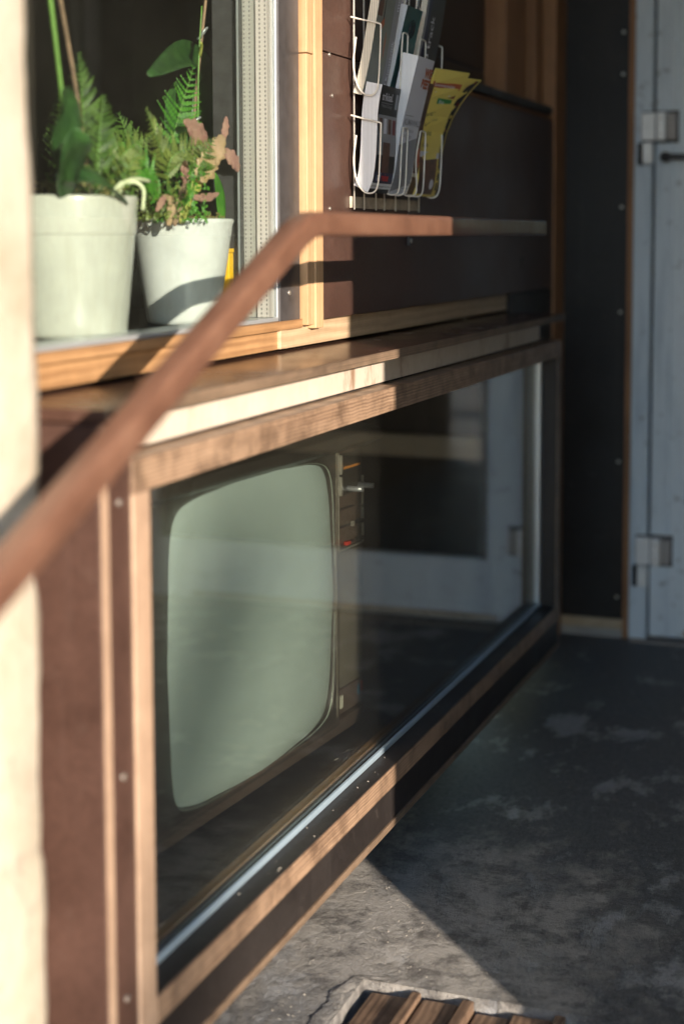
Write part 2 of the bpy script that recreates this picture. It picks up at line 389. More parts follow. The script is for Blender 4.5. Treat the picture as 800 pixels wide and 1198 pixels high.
# ------------------------------------------------------------------ ground
def ground():
    b = bmesh.new()
    # recess for the grating: quadrilateral hole
    hx0, hx1, hy0, hy1 = -.702, -.18, 1.30, 1.872
    def q(x0, x1, y0, y1, n=1):
        vs = [b.verts.new(p) for p in ((x0, y0, 0), (x1, y0, 0), (x1, y1, 0), (x0, y1, 0))]; b.faces.new(vs)
    L = 400
    q(-L, hx0, -L, L); q(hx1, L, -L, L); q(hx0, hx1, -L, hy0); q(hx0, hx1, hy1, L)
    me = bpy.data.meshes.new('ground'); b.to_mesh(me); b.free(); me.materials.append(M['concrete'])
    o = bpy.data.objects.new('ground', me); COL.objects.link(o); o['kind'] = 'structure'
    # pit lining
    p = MB()
    p.box(hx0-.02, hx0, hy0-.02, hy1+.02, -.09, -.001); p.box(hx1, hx1+.02, hy0-.02, hy1+.02, -.09, -.001)
    p.box(hx0, hx1, hy1, hy1+.02, -.09, -.001); p.box(hx0, hx1, hy0-.02, hy0, -.09, -.001); p.box(hx0, hx1, hy0, hy1, -.10, -.09)
    o = p.build('floor_recess', 'concrete'); o['kind'] = 'structure'
    # worn mortar lip round the recess
    p = bmesh.new(); random.seed(3)
    prev = None
    path = [(hx0-.012, hy0)]+[(hx0-.013+random.uniform(-.006, .006), hy0+(hy1-hy0)*i/24) for i in range(1, 25)]+[(hx0+.02+i*.02, hy1+.010-(.00022*i*i)+random.uniform(-.003, .003)) for i in range(0, 2)]
    pts = [Vector((x, y, 0)) for x, y in path]
    rows = []
    fine = []
    for a_, b_ in zip(pts, pts[1:]):
        for k in range(6): fine.append(a_.lerp(b_, k/6))
    pts = fine; K = 12
    for i, c in enumerate(pts):
        t = (pts[min(i+3, len(pts)-1)]-pts[max(i-3, 0)]).normalized(); nrm = Vector((t.y, -t.x, 0))
        fade = min(1, (len(pts)-1-i)/26)
        w = (.015+.004*noise_.noise(c*26)+.002*noise_.noise(c*90))*fade
        row = []
        for k in range(K+1):
            q = k/K; xx = -w*1.1+(w*2.0)*q
            h = .0016*fade*math.sin(math.pi*min(1, q*1.15))**.6 if q < .87 else .003-.02*(q-.87)/.13
            h += .0010*noise_.noise((c+nrm*xx)*110)+.0007*noise_.noise((c+nrm*xx)*260)
            if k == 0: h = -.003
            row.append(p.verts.new(c+nrm*xx+Vector((0, 0, h))))
        rows.append(row)
    for i in range(len(rows)-1):
        for k in range(K):
            f = p.faces.new([rows[i][k], rows[i][k+1], rows[i+1][k+1], rows[i+1][k]]); f.smooth = True
    bmesh.ops.recalc_face_normals(p, faces=p.faces[:])
    me = bpy.data.meshes.new('mortar_lip'); p.to_mesh(me); p.free(); me.materials.append(M['concrete'])
    o = bpy.data.objects.new('mortar_lip', me); COL.objects.link(o); o['kind'] = 'structure'
    # wooden slat mat
    t = thing('slat_mat', 'weathered brown wooden slat mat sunk in the floor recess', 'door mat', ((hx0+hx1)/2, (hy0+hy1)/2, -.09))
    x = hx0+.014; i = 0; random.seed(5)
    while x < hx1-.03:
        w = [.052, .014, .050, .016, .046][i % 5]
        if w > .02:
            zt = -.012+random.uniform(-.004, .003)
            bx('slat', 'mat_wood', t, x, x+w, hy0+.01, hy1-.008+random.uniform(-.004, 0), -.035, zt, .003)
            x += w+.004
        else:
            bx('narrow_slat', 'mat_wood', t, x, x+w, hy0+.01, hy1-.006, -.035, -.004+random.uniform(-.003, .002), .002); x += w+.003
        i += 1
    for y in (hy0+.05, hy1-.06): bx('batten', 'mat_wood', t, hx0+.01, hx1-.01, y, y+.04, -.088, -.036, .002)
    return t
ground()

# ------------------------------------------------------------------ left plaster wall
def plaster():
    b = bmesh.new(); random.seed(11)
    x0, x1, y0, y1, z0, z1 = -1.7, -.748, -3.0, 1.182, 0, 3.4
    n = 150
    # front sheet with uneven arris
    cols = [(y0, 0), (0.2, 0), (.8, 0), (1.10, 0), (1.165, 0), (1.178, 1), (1.184, 2)]
    grid = []
    for j in range(n+1):
        z = z0+(z1-z0)*j/n
        e = .004*math.sin(z*9)+.0025*math.sin(z*31+1)+random.uniform(-.0015, .0015)
        if random.random() < .08: e -= random.uniform(.003, .008)
        row = []
        for (y, k) in cols:
            yy = y+(e if k else 0)
            xx = x1-(.0 if k == 0 else (.004 if k == 1 else .014))
            row.append(b.verts.new((xx, yy, z)))
        row.append(b.verts.new((x0, row[-1].co.y, z)))
        grid.append(row)
    for j in range(n):
        for i in range(len(grid[0])-1):
            f = b.faces.new([grid[j][i], grid[j][i+1], grid[j+1][i+1], grid[j+1][i]]); f.smooth = (i < 6)
    bmesh.ops.recalc_face_normals(b, faces=b.faces[:])
    me = bpy.data.meshes.new('plaster_wall'); b.to_mesh(me); b.free(); me.materials.append(M['plaster'])
    o = bpy.data.objects.new('plaster_wall', me); COL.objects.link(o)
    tag(o, 'sunlit cream plaster wall with a chipped corner beside the window', 'wall')
plaster()

# ------------------------------------------------------------------ shop front (panels, posts, window)
F = thing('shopfront', 'dark wooden shop front of brown film panels and pine posts with a plant window', 'shop front', (-.95, 1.2, 0))
bx('wall_panel', 'film', F, -.886, XP, 2.146, 3.62, .8735, 1.272)
bx('wall_panel', 'film', F, -.8862, XP-.0002, 2.146, 2.62, 1.274, 2.4)
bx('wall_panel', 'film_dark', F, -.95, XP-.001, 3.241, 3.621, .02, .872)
bx('backing', 'black', F, -.95, -.9005, 1.19, 3.24, .8325, .872, 0)
bx('backing', 'black', F, -1.0, -.9005, 2.09, YE-.005, .8735, 1.26, 0)
# plywood edge uprights beside window
p1 = bx('window_batten', 'pine_v', F, -.93, -.8675, 2.0875, 2.1135, .868, 1.262)
p2 = bx('window_batten', 'pine_v', F, -.93, -.866, 2.1145, 2.145, .862, 2.4)
bx('window_batten', 'pine_v', F, -.93, -.8672, 2.0875, 2.1135, 1.2635, 2.4)
# corner post
bx('corner_post', 'pine_dark', F, -.93, -.866, 3.622, YE-.0035, .0, 2.4)
# bottom trim
bx('base_trim', 'pine_lighter', F, -.90, -.880, 2.035, 3.287, .837, .8725)
bx('base_trim', 'pine_h', F, -.90, -.8835, 1.186, 2.034, .837, .8635)
bx('trim_block', 'pine_lighter', F, -.897, -.8785, 2.012, 2.0335, .8375, .8655)
for z in (1.27, 1.04, 1.40): 
    disc_screw('screw', (-.870, 2.18, z), (1, 0, 0), .003, F)
disc_screw('screw', (-.870, 2.19, 1.21), (1, 0, 0), .0028, F); 
# upper dark rail and recess on the right
bx('dark_sill', 'film_dark', F, -.93, -.858, 2.622, 3.56, 1.2815, 1.298)
bx('dark_trim', 'pine_dark', F, -.90, -.872, 2.622, 3.62, 1.2735, 1.281)
rw = bx('side_window_frame', 'pine_dark', F, -.96, -.905, 3.318, 3.478, 1.2985, 2.4); 
bx('side_window_frame', 'film_dark', F, -.97, -.925, 3.479, 3.53, 1.2985, 2.4)
bx('side_window_frame', 'pine_dark', F, -.95, -.892, 3.531, 3.60, 1.2985, 2.4)
bx('side_window_frame', 'film_dark', F, -.97, -.90, 3.6005, 3.6215, 1.2985, 2.4)
bx('blind', 'blind', F, -.965, -.955, 2.60, 3.40, 1.29, 1.357); bx('blind', 'blind', F, -.965, -.9545, 2.60, 3.40, 1.3595, 2.4)
bx('recess_side', 'film_dark', F, -.97, -.889, 2.605, 2.621, 1.28, 2.4)
# window
W = thing('plant_window', 'double glazed window with pots of fern and orchid behind it', 'window', (-.92, 1.6, .87))
bx('window_frame', 'darkmetal', W, -.965, -.8795, 2.0135, 2.0865, .8665, 2.3)
bx('frame_edge', 'alu', W, -.905, -.8815, 2.0085, 2.0130, .8795, 2.3, .0008)
bx('window_sill', 'pine_h', W, -.905, -.8755, 1.187, 2.0868, .8645, .8775)
bx('glazing_bead', 'alu', W, -.930, -.8795, 1.187, 2.008, .8780, .8835, .001)
pane = bx('pane', 'glass_window', W, -.8860, -.8830, 1.187, 2.0085, .8836, 2.3, 0)
pane2 = bx('pane', 'glass_window', W, -.9075, -.9045, 1.187, 2.0085, .8836, 2.3, 0)
bx('spacer', 'spacer', W, -.9040, -.8866, 1.99, 2.008, .884, 2.3, 0)
bx('spacer', 'spacer', W, -.9250, -.9080, 1.992, 2.008, .884, 2.3, 0)
bx('spacer_seal', 'rubber', W, -.9300, -.9255, 1.99, 2.008, .884, 2.3, 0)
bx('jamb', 'darkmetal', W, -.975, -.9305, 1.998, 2.0125, .884, 2.3, .001)
bx('bead', 'alu', W, -.9310, -.9300, 1.985, 2.008, .884, 2.3, 0)
for x, y, z in ((-.8795, 2.045, .917),):
    disc_screw('screw', (x, y, z), (1, 0, 0), .0035, W)
# interior room
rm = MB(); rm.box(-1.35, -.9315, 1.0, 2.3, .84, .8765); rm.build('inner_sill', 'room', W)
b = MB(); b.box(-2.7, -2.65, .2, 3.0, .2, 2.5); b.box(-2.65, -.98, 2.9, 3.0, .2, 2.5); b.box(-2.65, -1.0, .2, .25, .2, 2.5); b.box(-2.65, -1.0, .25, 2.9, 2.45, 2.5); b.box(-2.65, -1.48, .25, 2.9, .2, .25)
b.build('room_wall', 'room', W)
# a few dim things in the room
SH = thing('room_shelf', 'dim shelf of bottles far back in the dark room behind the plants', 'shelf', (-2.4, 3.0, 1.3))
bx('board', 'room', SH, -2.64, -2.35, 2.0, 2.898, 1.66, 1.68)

# ------------------------------------------------------------------ display cabinet
D = thing('display_cabinet', 'glazed plywood display cabinet with an old television inside', 'display cabinet', (-1.1, 2.2, .098))
YA, YB = 1.2965, 3.24
bx('top_board', 'ply_h', D, -1.45, -.757, 1.3616, YB, .7395, .7745)
bx('bottom_board', 'ply_h', D, -.7815, -.757, 1.3972, 3.2035, .1635, .1950)
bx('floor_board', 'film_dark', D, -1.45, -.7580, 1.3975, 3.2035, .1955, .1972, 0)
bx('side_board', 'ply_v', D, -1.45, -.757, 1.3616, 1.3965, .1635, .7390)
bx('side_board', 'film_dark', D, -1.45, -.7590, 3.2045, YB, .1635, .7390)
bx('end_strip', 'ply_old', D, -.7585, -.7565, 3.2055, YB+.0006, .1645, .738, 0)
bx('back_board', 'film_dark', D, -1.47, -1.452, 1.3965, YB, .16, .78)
bx('jamb_panel', 'film', D, -1.45, -.7598, 1.3132, 1.3612, .098, .8165)
bx('edge_strip', 'ply_v', D, -.7586, -.757, 1.2985, 1.3128, .098, .8165)
bx('outer_side', 'film', D, -1.47, -.7588, 1.2965, 1.3129, .098, .8165)
bx('toe_board', 'film_dark', D, -.7800, -.7605, 1.356, YB, .1095, .1630)
bx('bottom_strip', 'ply_old', D, -.7800, -.7580, 1.356, YB+.01, .0985, .1090, .001)
bx('underside', 'black', D, -1.47, -.7805, 1.356, YB, .100, .160, 0)
bx('plinth', 'black', D, -1.47, -1.02, 1.36, YB, .0, .0995, 0)
bx('glazing_bar', 'sky_tint_metal', D, -.7935, -.7880, 1.3975, 3.2035, .1975, .2065, .0015)
bx('glazing_bar', 'alu', D, -.8045, -.789, 3.1835, 3.2035, .207, .7385, .0015)
bx('inner_bead', 'pine_h', D, -.8240, -.8100, 1.3975, 3.2035, .1974, .2050, .001)
bx('inner_bead', 'pine_v', D, -.826, -.808, 3.1855, 3.2035, .2055, .7385, .001)
bx('glazing_bead', 'rubber', D, -.8095, -.8025, 1.3975, 3.2035, .1974, .2020, .0005)
bx('pane', 'glass', D, -.7985, -.7945, 1.3972, 3.1830, .2068, .7393, 0)
bx('rear_pane', 'glass', D, -.8085, -.8050, 1.3972, 3.1830, .2068, .7393, 0)
for z in (.735, .455, .222): disc_screw('screw', (-.7600, 1.337, z), (1, 0, 0), .0036, D)
# ledge on top
bx('ledge_board', 'ledge_film', D, -.9500, -.7495, 1.2965, 3.235, .8185, .8320, .0008)
bx('ledge_edge', 'ply_old', D, -.7493, -.7480, 1.2965, 3.235, .8187, .8318, 0)
bx('white_board', 'white_board', D, -.8500, -.7860, 1.330, 3.16, .7780, .8182)
bx('filler', 'black', D, -.88, -.790, 1.325, 3.15, .7750, .7778, 0)
bx('filler', 'film_dark', D, -.90, -.800, 3.161, 3.235, .7750, .8180, 0)
# loose grit on the floor
random.seed(33); gb = MB()
for i in range(2600):
    x = -.80+abs(random.gauss(0, 1))*.30; y = random.uniform(1.45, 3.7)
    if x < -.60 and random.random() < .3: continue
    if -.74 < x < -.16 and y < 1.90: continue
    q = random.uniform(.0005, .0014)*(1.6 if random.random() < .06 else 1)
    vs = [gb.bm.verts.new((x+random.uniform(.6, 1)*q*math.cos(a), y+random.uniform(.6, 1.2)*q*math.sin(a), .0)) for a in (0, 1.3, 2.5, 3.8, 5.1)]
    tpv = gb.bm.verts.new((x+random.uniform(-.3, .3)*q, y+random.uniform(-.3, .3)*q, q*random.uniform(.7, 1.2)))
    for k in range(5): gb.bm.faces.new([vs[k], vs[(k+1) % 5], tpv])
o = gb.build('grit', 'debris'); tag(o, 'pale grit and sand grains scattered over the concrete floor', 'grit', kind='stuff')
# crumbs on the bottom ledge
random.seed(21)
cr = MB()
for i in range(16):
    x = random.uniform(-.784, -.762); y = 1.6+random.random()**1.2*.9; z = .1974; s_ = random.uniform(.0004, .0012)
    cr.tube([(x, y, z), (x+random.uniform(-1, 1)*s_*3, y+random.uniform(-1, 1)*s_*4, z+s_)], s_*.6, 5)
for i in range(18):
    x = random.uniform(-.85, -.81); y = random.uniform(1.9, 2.25); s_ = random.uniform(.0006, .0015)
    cr.tube([(x, y, .1975), (x+s_*3, y+s_*4, .1975+s_)], s_*.6, 5)
o = cr.build('crumbs', 'debris'); tag(o, 'pale crumbs and flakes scattered on the bottom ledge of the glass cabinet', 'crumbs', kind='stuff')

# ------------------------------------------------------------------ television
TH = R(4.8)
TO = Vector((-.852, 2.285, .213))
LV = Vector((-math.sin(TH), -math.cos(TH), 0)); BV = Vector((-math.cos(TH), math.sin(TH), 0))
def tp(a, h, c): return TO+LV*a+BV*c+Vector((0, 0, h))
T = thing('television', 'old tube television with grey green screen and slider controls inside the glass cabinet', 'television', TO)
def tbox(name, mat, a0, a1, h0, h1, c0, c1, bevel=.002, parent=T, hexa=None):
    b = MB(); b.hexa([tp(a0, h0, c0), tp(a1, h0, c0), tp(a1, h0, c1), tp(a0, h0, c1), tp(a0, h1, c0), tp(a1, h1, c0), tp(a1, h1, c1), tp(a0, h1, c1)])
    return b.build(name, mat, parent, bevel)
TW = .655
tbox('body', 'bezel', 0, TW, .0, .494, .045, .40, .004)
# hood above the screen, chin below
b = MB(); b.hexa([tp(0, .468, -.034), tp(TW, .468, -.034), tp(TW, .452, .003), tp(0, .452, .003), tp(0, .484, -.028), tp(TW, .484, -.028), tp(TW, .497, .045), tp(0, .497, .045)])
b.build('hood', 'bezel', T, .003)
b = MB(); b.hexa([tp(0, .0, .012), tp(TW, .0, .012), tp(TW, .0, .045), tp(0, .0, .045), tp(0, .030, .000), tp(TW, .030, .000), tp(TW, .034, .045), tp(0, .034, .045)])
b.build('chin', 'tvpanel', T, .002)
# bezel face round the tube: superellipse hole
SC = (.343, .241); SA, SB = .2385, .214
def sup(t, ra, rb, n=4.6):
    c, s_ = math.cos(t), math.sin(t)
    x, z = math.copysign(abs(c)**(2/n), c), math.copysign(abs(s_)**(2/n), s_)
    return (x*ra*(1-.055*z*z), z*rb*(1-.075*x*x))
b = bmesh.new(); N = 96; rings = []
for (ra, rb, cc, nn) in ((.2392, .2147, .016, 13), (.2402, .2157, .007, 13), (.2425, .2180, .004, 13)):
    rings.append([b.verts.new(tp(SC[0]+sup(2*math.pi*k/N, ra, rb, nn)[0], SC[1]+sup(2*math.pi*k/N, ra, rb, nn)[1], cc)) for k in range(N)])
outer = []
for k in range(N):
    c, s_ = math.cos(2*math.pi*k/N), math.sin(2*math.pi*k/N)
    q = max(abs(c), abs(s_)); px, pz = c/q, s_/q
    a = SC[0]+px*(TW-.005-SC[0] if px > 0 else SC[0]-.0945); h = SC[1]+pz*(.4665-SC[1] if pz > 0 else SC[1]-.022)
    outer.append(b.verts.new(tp(a, h, .004)))
rings.append(outer)
for i in range(3):
    for k in range(N):
        f = b.faces.new([rings[i][k], rings[i][(k+1) % N], rings[i+1][(k+1) % N], rings[i+1][k]]); f.smooth = (i < 1)
bmesh.ops.recalc_face_normals(b, faces=b.faces[:]); bmesh.ops.translate(b, vec=-TO, verts=b.verts[:])
me = bpy.data.meshes.new('bezel'); b.to_mesh(me); b.free(); me.materials.append(M['bezel'])
o = bpy.data.objects.new('bezel', me); COL.objects.link(o); o.parent = T
md = o.modifiers.new('solid', 'SOLIDIFY'); md.thickness = .003
# tube
b = bmesh.new(); NR = 16; c0 = b.verts.new(tp(SC[0], SC[1], -.010)); prev = None
for i in range(1, NR+1):
    q = i/NR; ring = []
    for k in range(N):
        t = 2*math.pi*k/N; x_, z_ = sup(t, SA*1.012*q, SB*1.012*q, 2+11.0*q)
        cc = -.010+.013*(x_/SA)**2+.010*(z_/SB)**2
        if i == NR: cc += .004
        ring.append(b.verts.new(tp(SC[0]+x_, SC[1]+z_, cc)))
    for k in range(N):
        if prev is None: f = b.faces.new([c0, ring[k], ring[(k+1) % N]])
        else: f = b.faces.new([prev[k], ring[k], ring[(k+1) % N], prev[(k+1) % N]])
        f.smooth = True
    prev = ring
bmesh.ops.recalc_face_normals(b, faces=b.faces[:]); bmesh.ops.translate(b, vec=-TO, verts=b.verts[:])
me = bpy.data.meshes.new('screen'); b.to_mesh(me); b.free(); me.materials.append(M['tube'])
o = bpy.data.objects.new('screen', me); COL.objects.link(o); o.parent = T
# thin bright rim of the tube
b = MB(); pts = []
for k in range(N+1):
    t = 2*math.pi*k/N; x_, z_ = sup(t, .2400, .2155, 13); pts.append(tp(SC[0]+x_, SC[1]+z_, .0045))
b.tube(pts, .0013, 6, False); b.build('screen_rim', 'tvrim', T)
# right hand column and controls
tbox('column', 'tvgrey', .0985, .1055, .036, .460, .000, .045, .002)
tbox('control_face', 'tvpanel', .004, .096, .300, .452, .004, .045, .002)
tbox('control_trim', 'tvtrim', .004, .0085, .298, .405, .0005, .004, .0006)
tbox('control_trim', 'tvtrim', .0092, .096, .2965, .2990, .0005, .0065, .0006)
tbox('control_trim', 'tvtrim', .0945, .0972, .2995, .452, .0000, .0065, .0006)
tbox('speaker_grille', 'tvgrey', .004, .096, .078, .293, .003, .045, .002)
tbox('badge_strip', 'tvpanel', .004, .096, .036, .076, .004, .045, .0015)
tbox('tuning_flap', 'bezel', .014, .088, .382, .450, .0015, .0045, .0015)
tbox('dial_strip', 'orange', .018, .076, .424, .4275, .0005, .002, 0)
tbox('latch', 'tvtrim', .0865, .0935, .418, .448, -.003, .003, .002); tbox('latch', 'tvtrim', .0865, .0935, .384, .414, -.003, .003, .002)
for i, h in enumerate((.362, .334, .306)):
    tbox('slider_slot', 'rubber', .040, .086, h-.0016, h+.0016, .0020, .0045, 0)
    if i: tbox('control_button', 'rubber', .012, .032, h-.003, h+.003, -.004, .004, .001)
tbox('slider_cap', 'red', .060, .074, .3035, .3095, -.003, .003, .001)
tbox('slider_cap', 'tvtrim', .046, .050, .330, .338, -.003, .003, .001)
for a, h in ((.062, .392), (.022, .392)):
    b = MB(); b.tube([tp(a, h, .003), tp(a, h, -.010), tp(a, h+.0005, -.024)], .0052, 14, r1=.004)
    b.build('knob', 'alu', T)
tbox('label', 'cream_print', .078, .088, .046, .066, .0025, .0045, 0); tbox('label', 'blue', .016, .024, .052, .068, .0025, .0045, 0); tbox('label', 'red', .006, .0135, .055, .071, .0025, .0045, 0)
for a in (.06, .59): tbox('foot', 'rubber', a-.02, a+.02, -.0155, -.0005, .05, .10, .001)

# ------------------------------------------------------------------ handrail
XR = -.640
H = thing('handrail', 'brown lacquered handrail bending from slope to level before the window', 'handrail', (XR, .4, 0))
def bar(pts, hz, hx, r=.006):
    """rounded rectangular bar swept along pts in the YZ plane"""
    b = bmesh.new(); rings = []
    sec = []
    for (sx, sz, a0) in ((1, 1, 0), (-1, 1, 90), (-1, -1, 180), (1, -1, 270)):
        for k in range(5):
            a = R(a0+22.5*k); sec.append((sx*(hx-r)+r*math.cos(a), sz*(hz-r)+r*math.sin(a)))
    P = [Vector((XR, y, z)) for y, z in pts]
    for i, p in enumerate(P):
        t = (P[min(i+1, len(P)-1)]-P[max(i-1, 0)]).normalized(); n_ = Vector((0, -t.z, t.y))
        k = 1.0
        if 0 < i < len(P)-1:
            d = (P[i+1]-p).normalized().dot((p-P[i-1]).normalized()); k = 1/max(.5, math.sqrt((1+d)/2))
        rings.append([b.verts.new(p+Vector((x, 0, 0))+n_*(z*k)) for x, z in sec])
    n = len(sec)
    for i in range(len(rings)-1):
        for k in range(n):
            f = b.faces.new([rings[i][k], rings[i][(k+1) % n], rings[i+1][(k+1) % n], rings[i+1][k]]); f.smooth = True
    b.faces.new(rings[0]); b.faces.new(list(reversed(rings[-1])))
    bmesh.ops.recalc_face_normals(b, faces=b.faces[:]); bmesh.ops.translate(b, vec=-Vector((XR, .4, 0)), verts=b.verts[:])
    me = bpy.data.meshes.new('rail'); b.to_mesh(me); b.free(); me.materials.append(M['rail'])
    o = bpy.data.objects.new('rail', me); COL.objects.link(o); o.parent = H; return o
pts = [(.30, .452)]
yb, zb, sl = 1.530, 1.012, .456
for d in (.075, .05, .03, .015): pts.append((yb-d-.0, zb-sl*d-.0))
pts = [(.30, zb-sl*(yb-.30)), (.9, zb-sl*(yb-.9)), (yb-.05, zb-sl*.05), (yb-.025, zb-sl*.026+.000), (yb-.008, zb-.0055), (yb+.010, zb-.001), (yb+.03, zb), (2.0, zb), (2.563, zb)]
bar(pts, .0135, .014, .005)
# wall bracket and foot post
b = MB(); b.tube([(-.866, 2.545, 1.010), (-.70, 2.545, 1.011), (-.645, 2.545, 1.011)], .0045, 10); b.build('bracket', 'rail', H)
b = MB(); b.tube([(-.869, 2.545, 1.010), (-.8655, 2.545, 1.010)], .009, 20); b.build('bracket_plate', 'darkmetal', H)
b = MB(); b.box(-.869, -.864, 2.537, 2.553, .982, 1.038); pk = b.build('bracket_tab', 'darkmetal', H, .001)
disc_screw('screw', (-.8635, 2.545, .990), (1, 0, 0), .004, H)
b = MB(); b.tube([(XR, .34, 0), (XR, .34, .45)], .013, 14); b.build('post', 'rail', H)

# ------------------------------------------------------------------ leaflet rack
K = thing('leaflet_rack', 'white wire leaflet rack fixed to the dark wall panel', 'leaflet rack', (-.864, 2.41, 1.043))
bx('bottom_bar', 'wire_plate', K, -.8695, -.8655, 2.262, 2.588, 1.0425, 1.0605, .0008)
wr = .0014
XW = -.8625
def smoothpath(ps, it=2):
    ps = [Vector(p) for p in ps]
    for _ in range(it):
        q = [ps[0]]
        for a, b_ in zip(ps, ps[1:]): q += [a*.75+b_*.25, a*.25+b_*.75]
        q.append(ps[-1]); ps = q
    return ps
for y in (2.266, 2.31, 2.365, 2.405, 2.46, 2.53, 2.585):
    MB().tube([(XW, y, 1.040), (XW, y, 1.75)], wr, 8).build('back_wire', 'wire', K)
for zt in (1.62, 1.74):
    MB().tube([(XW+.003, 2.262, zt), (XW+.003, 2.588, zt)], wr, 8).build('cross_wire', 'wire', K)
for (zb_, zt) in ((1.064, 1.172), (1.214, 1.322), (1.364, 1.472)):
    k = zt-zb_
    for y, yo in ((2.250, 0), (2.560, .018)):
        ps = smoothpath([(-.862, y+yo, zt+.013), (-.840, y+yo*.9, zt+.007), (-.8125, y, zt+.001), (-.8120, y, zt-.004), (-.814, y, zb_+.05), (-.8165, y, zb_+.012), (-.824, y, zb_), (-.840, y, zb_+.001), (-.853, y, zb_+.018), (-.8585, y, zb_+.05), (-.853, y, zb_+.09)], 2)
        MB().tube(ps, wr, 8).build('side_wire', 'wire', K)
    for ya, yb_, off in ((2.350, 2.378, 0), (2.438, 2.470, .006)):
        ps = smoothpath([(-.850, ya, zb_+.014), (-.838, ya, zb_+.001), (-.822, ya, zb_), (-.8165, ya, zb_+.010), (-.8145-off, ya+off*.2, zb_+.06), (-.812, ya+.001, zt-.006), (-.8120, ya+.003, zt), (-.8120, yb_-.003, zt), (-.812, yb_-.001, zt-.006), (-.8145, yb_, zb_+.06), (-.8165, yb_, zb_+.010), (-.822, yb_, zb_), (-.838, yb_, zb_+.001), (-.850, yb_, zb_+.014)], 2)
        MB().tube(ps, wr, 8).build('front_wire', 'wire', K)

# leaflets -----------------------------------------------------------
class Leaf:
    def __init__(s, name, label, cat, y0, y1, path, thick, pagemat, covermat, group='leaflets standing in the wire rack', flare=0, twist=0):
        s.twist = twist; s.y0, s.y1 = y0, y1
        pts = [Vector((x, 0, z)) for x, z in path]
        # resample smooth
        s.P = smoothpath(pts, 2); s.L = [0]
        for a, b in zip(s.P, s.P[1:]): s.L.append(s.L[-1]+(b-a).length)
        s.len = s.L[-1]
        s.t = thing(name, label, cat, (path[0][0], (y0+y1)/2, path[0][1]), group)
        b = bmesh.new(); rows = []
        n = len(s.P)
        for i in range(n):
            p, nr = s.at(s.L[i]); th = thick*(1+flare*s.L[i]/s.len)
            q = p-nr*th
            tw = -twist*(s.L[i]/s.len)**1.6; rows.append([b.verts.new((p.x+tw, y0, p.z)), b.verts.new((p.x, y1, p.z)), b.verts.new((q.x, y1, q.z)), b.verts.new((q.x+tw, y0, q.z))])
        for i in range(n-1):
            for k in range(4): b.faces.new([rows[i][k], rows[i][(k+1) % 4], rows[i+1][(k+1) % 4], rows[i+1][k]])
        b.faces.new(rows[0]); b.faces.new(rows[-1])
        mb = MB(); mb.bm = b; mb.build('pages', pagemat, s.t)
        s.patch('cover', covermat, 0, s.len, 0, 1, .0001, .0003)
    def at(s, d):
        d = max(0, min(s.len, d))
        for i in range(len(s.L)-1):
            if d <= s.L[i+1]+1e-9: break
        t = (s.P[i+1]-s.P[i]).normalized(); p = s.P[i]+t*(d-s.L[i])
        return p, Vector((t.z, 0, -t.x))
    def pt(s, d, w, off):
        p, n = s.at(d); q = p+n*off; q.x -= s.twist*(max(0, d)/s.len)**1.6*(1-w); return Vector((q.x, s.y0+(s.y1-s.y0)*w, q.z))
    def patch(s, name, mat, d0, d1, w0, w1, off=.0008, th=.0002, skew=0):
        b = bmesh.new(); n = 8; rows = []
        for i in range(n+1):
            d = d0+(d1-d0)*i/n
            rows.append([b.verts.new(s.pt(d, w0, off+th)), b.verts.new(s.pt(d+skew, w1, off+th)), b.verts.new(s.pt(d+skew, w1, off)), b.verts.new(s.pt(d, w0, off))])
        for i in range(n):
            for k in range(4): b.faces.new([rows[i][k], rows[i][(k+1) % 4], rows[i+1][(k+1) % 4], rows[i+1][k]])
        b.faces.new(rows[0]); b.faces.new(rows[-1])
        mb = MB(); mb.bm = b; return mb.build(name, mat, s.t)
    def tri(s, name, mat, pts, off=.0009):
        b = bmesh.new(); b.faces.new([b.verts.new(s.pt(d, w, off)) for d, w in pts]); mb = MB(); mb.bm = b
        return mb.build(name, mat, s.t, solid=.0002)
    def text(s, txt, mat, d, w, size, rot=0, off=.0012, cu=None, shear=0, bold=0):
        cv = bpy.data.curves.new('txt', 'FONT'); cv.body = txt; cv.size = size; cv.shear = shear; cv.offset = bold
        ob = bpy.data.objects.new('txt', cv); COL.objects.link(ob)
        dg = bpy.context.evaluated_depsgraph_get(); dg.update()
        me = bpy.data.meshes.new_from_object(ob.evaluated_get(dg))
        bpy.data.objects.remove(ob); W = (s.y1-s.y0)
        ca, sa = math.cos(rot), math.sin(rot)
        for v in me.vertices:
            x, y = v.co.x, v.co.y; xr, yr = x*ca-y*sa, x*sa+y*ca
            v.co = s.pt(d+yr, w+xr/W, off)-world_loc(s.t)
        me.materials.append(M[mat]); me.name = 'lettering'
        o = bpy.data.objects.new('lettering', me); COL.objects.link(o); o.parent = s.t
        return o

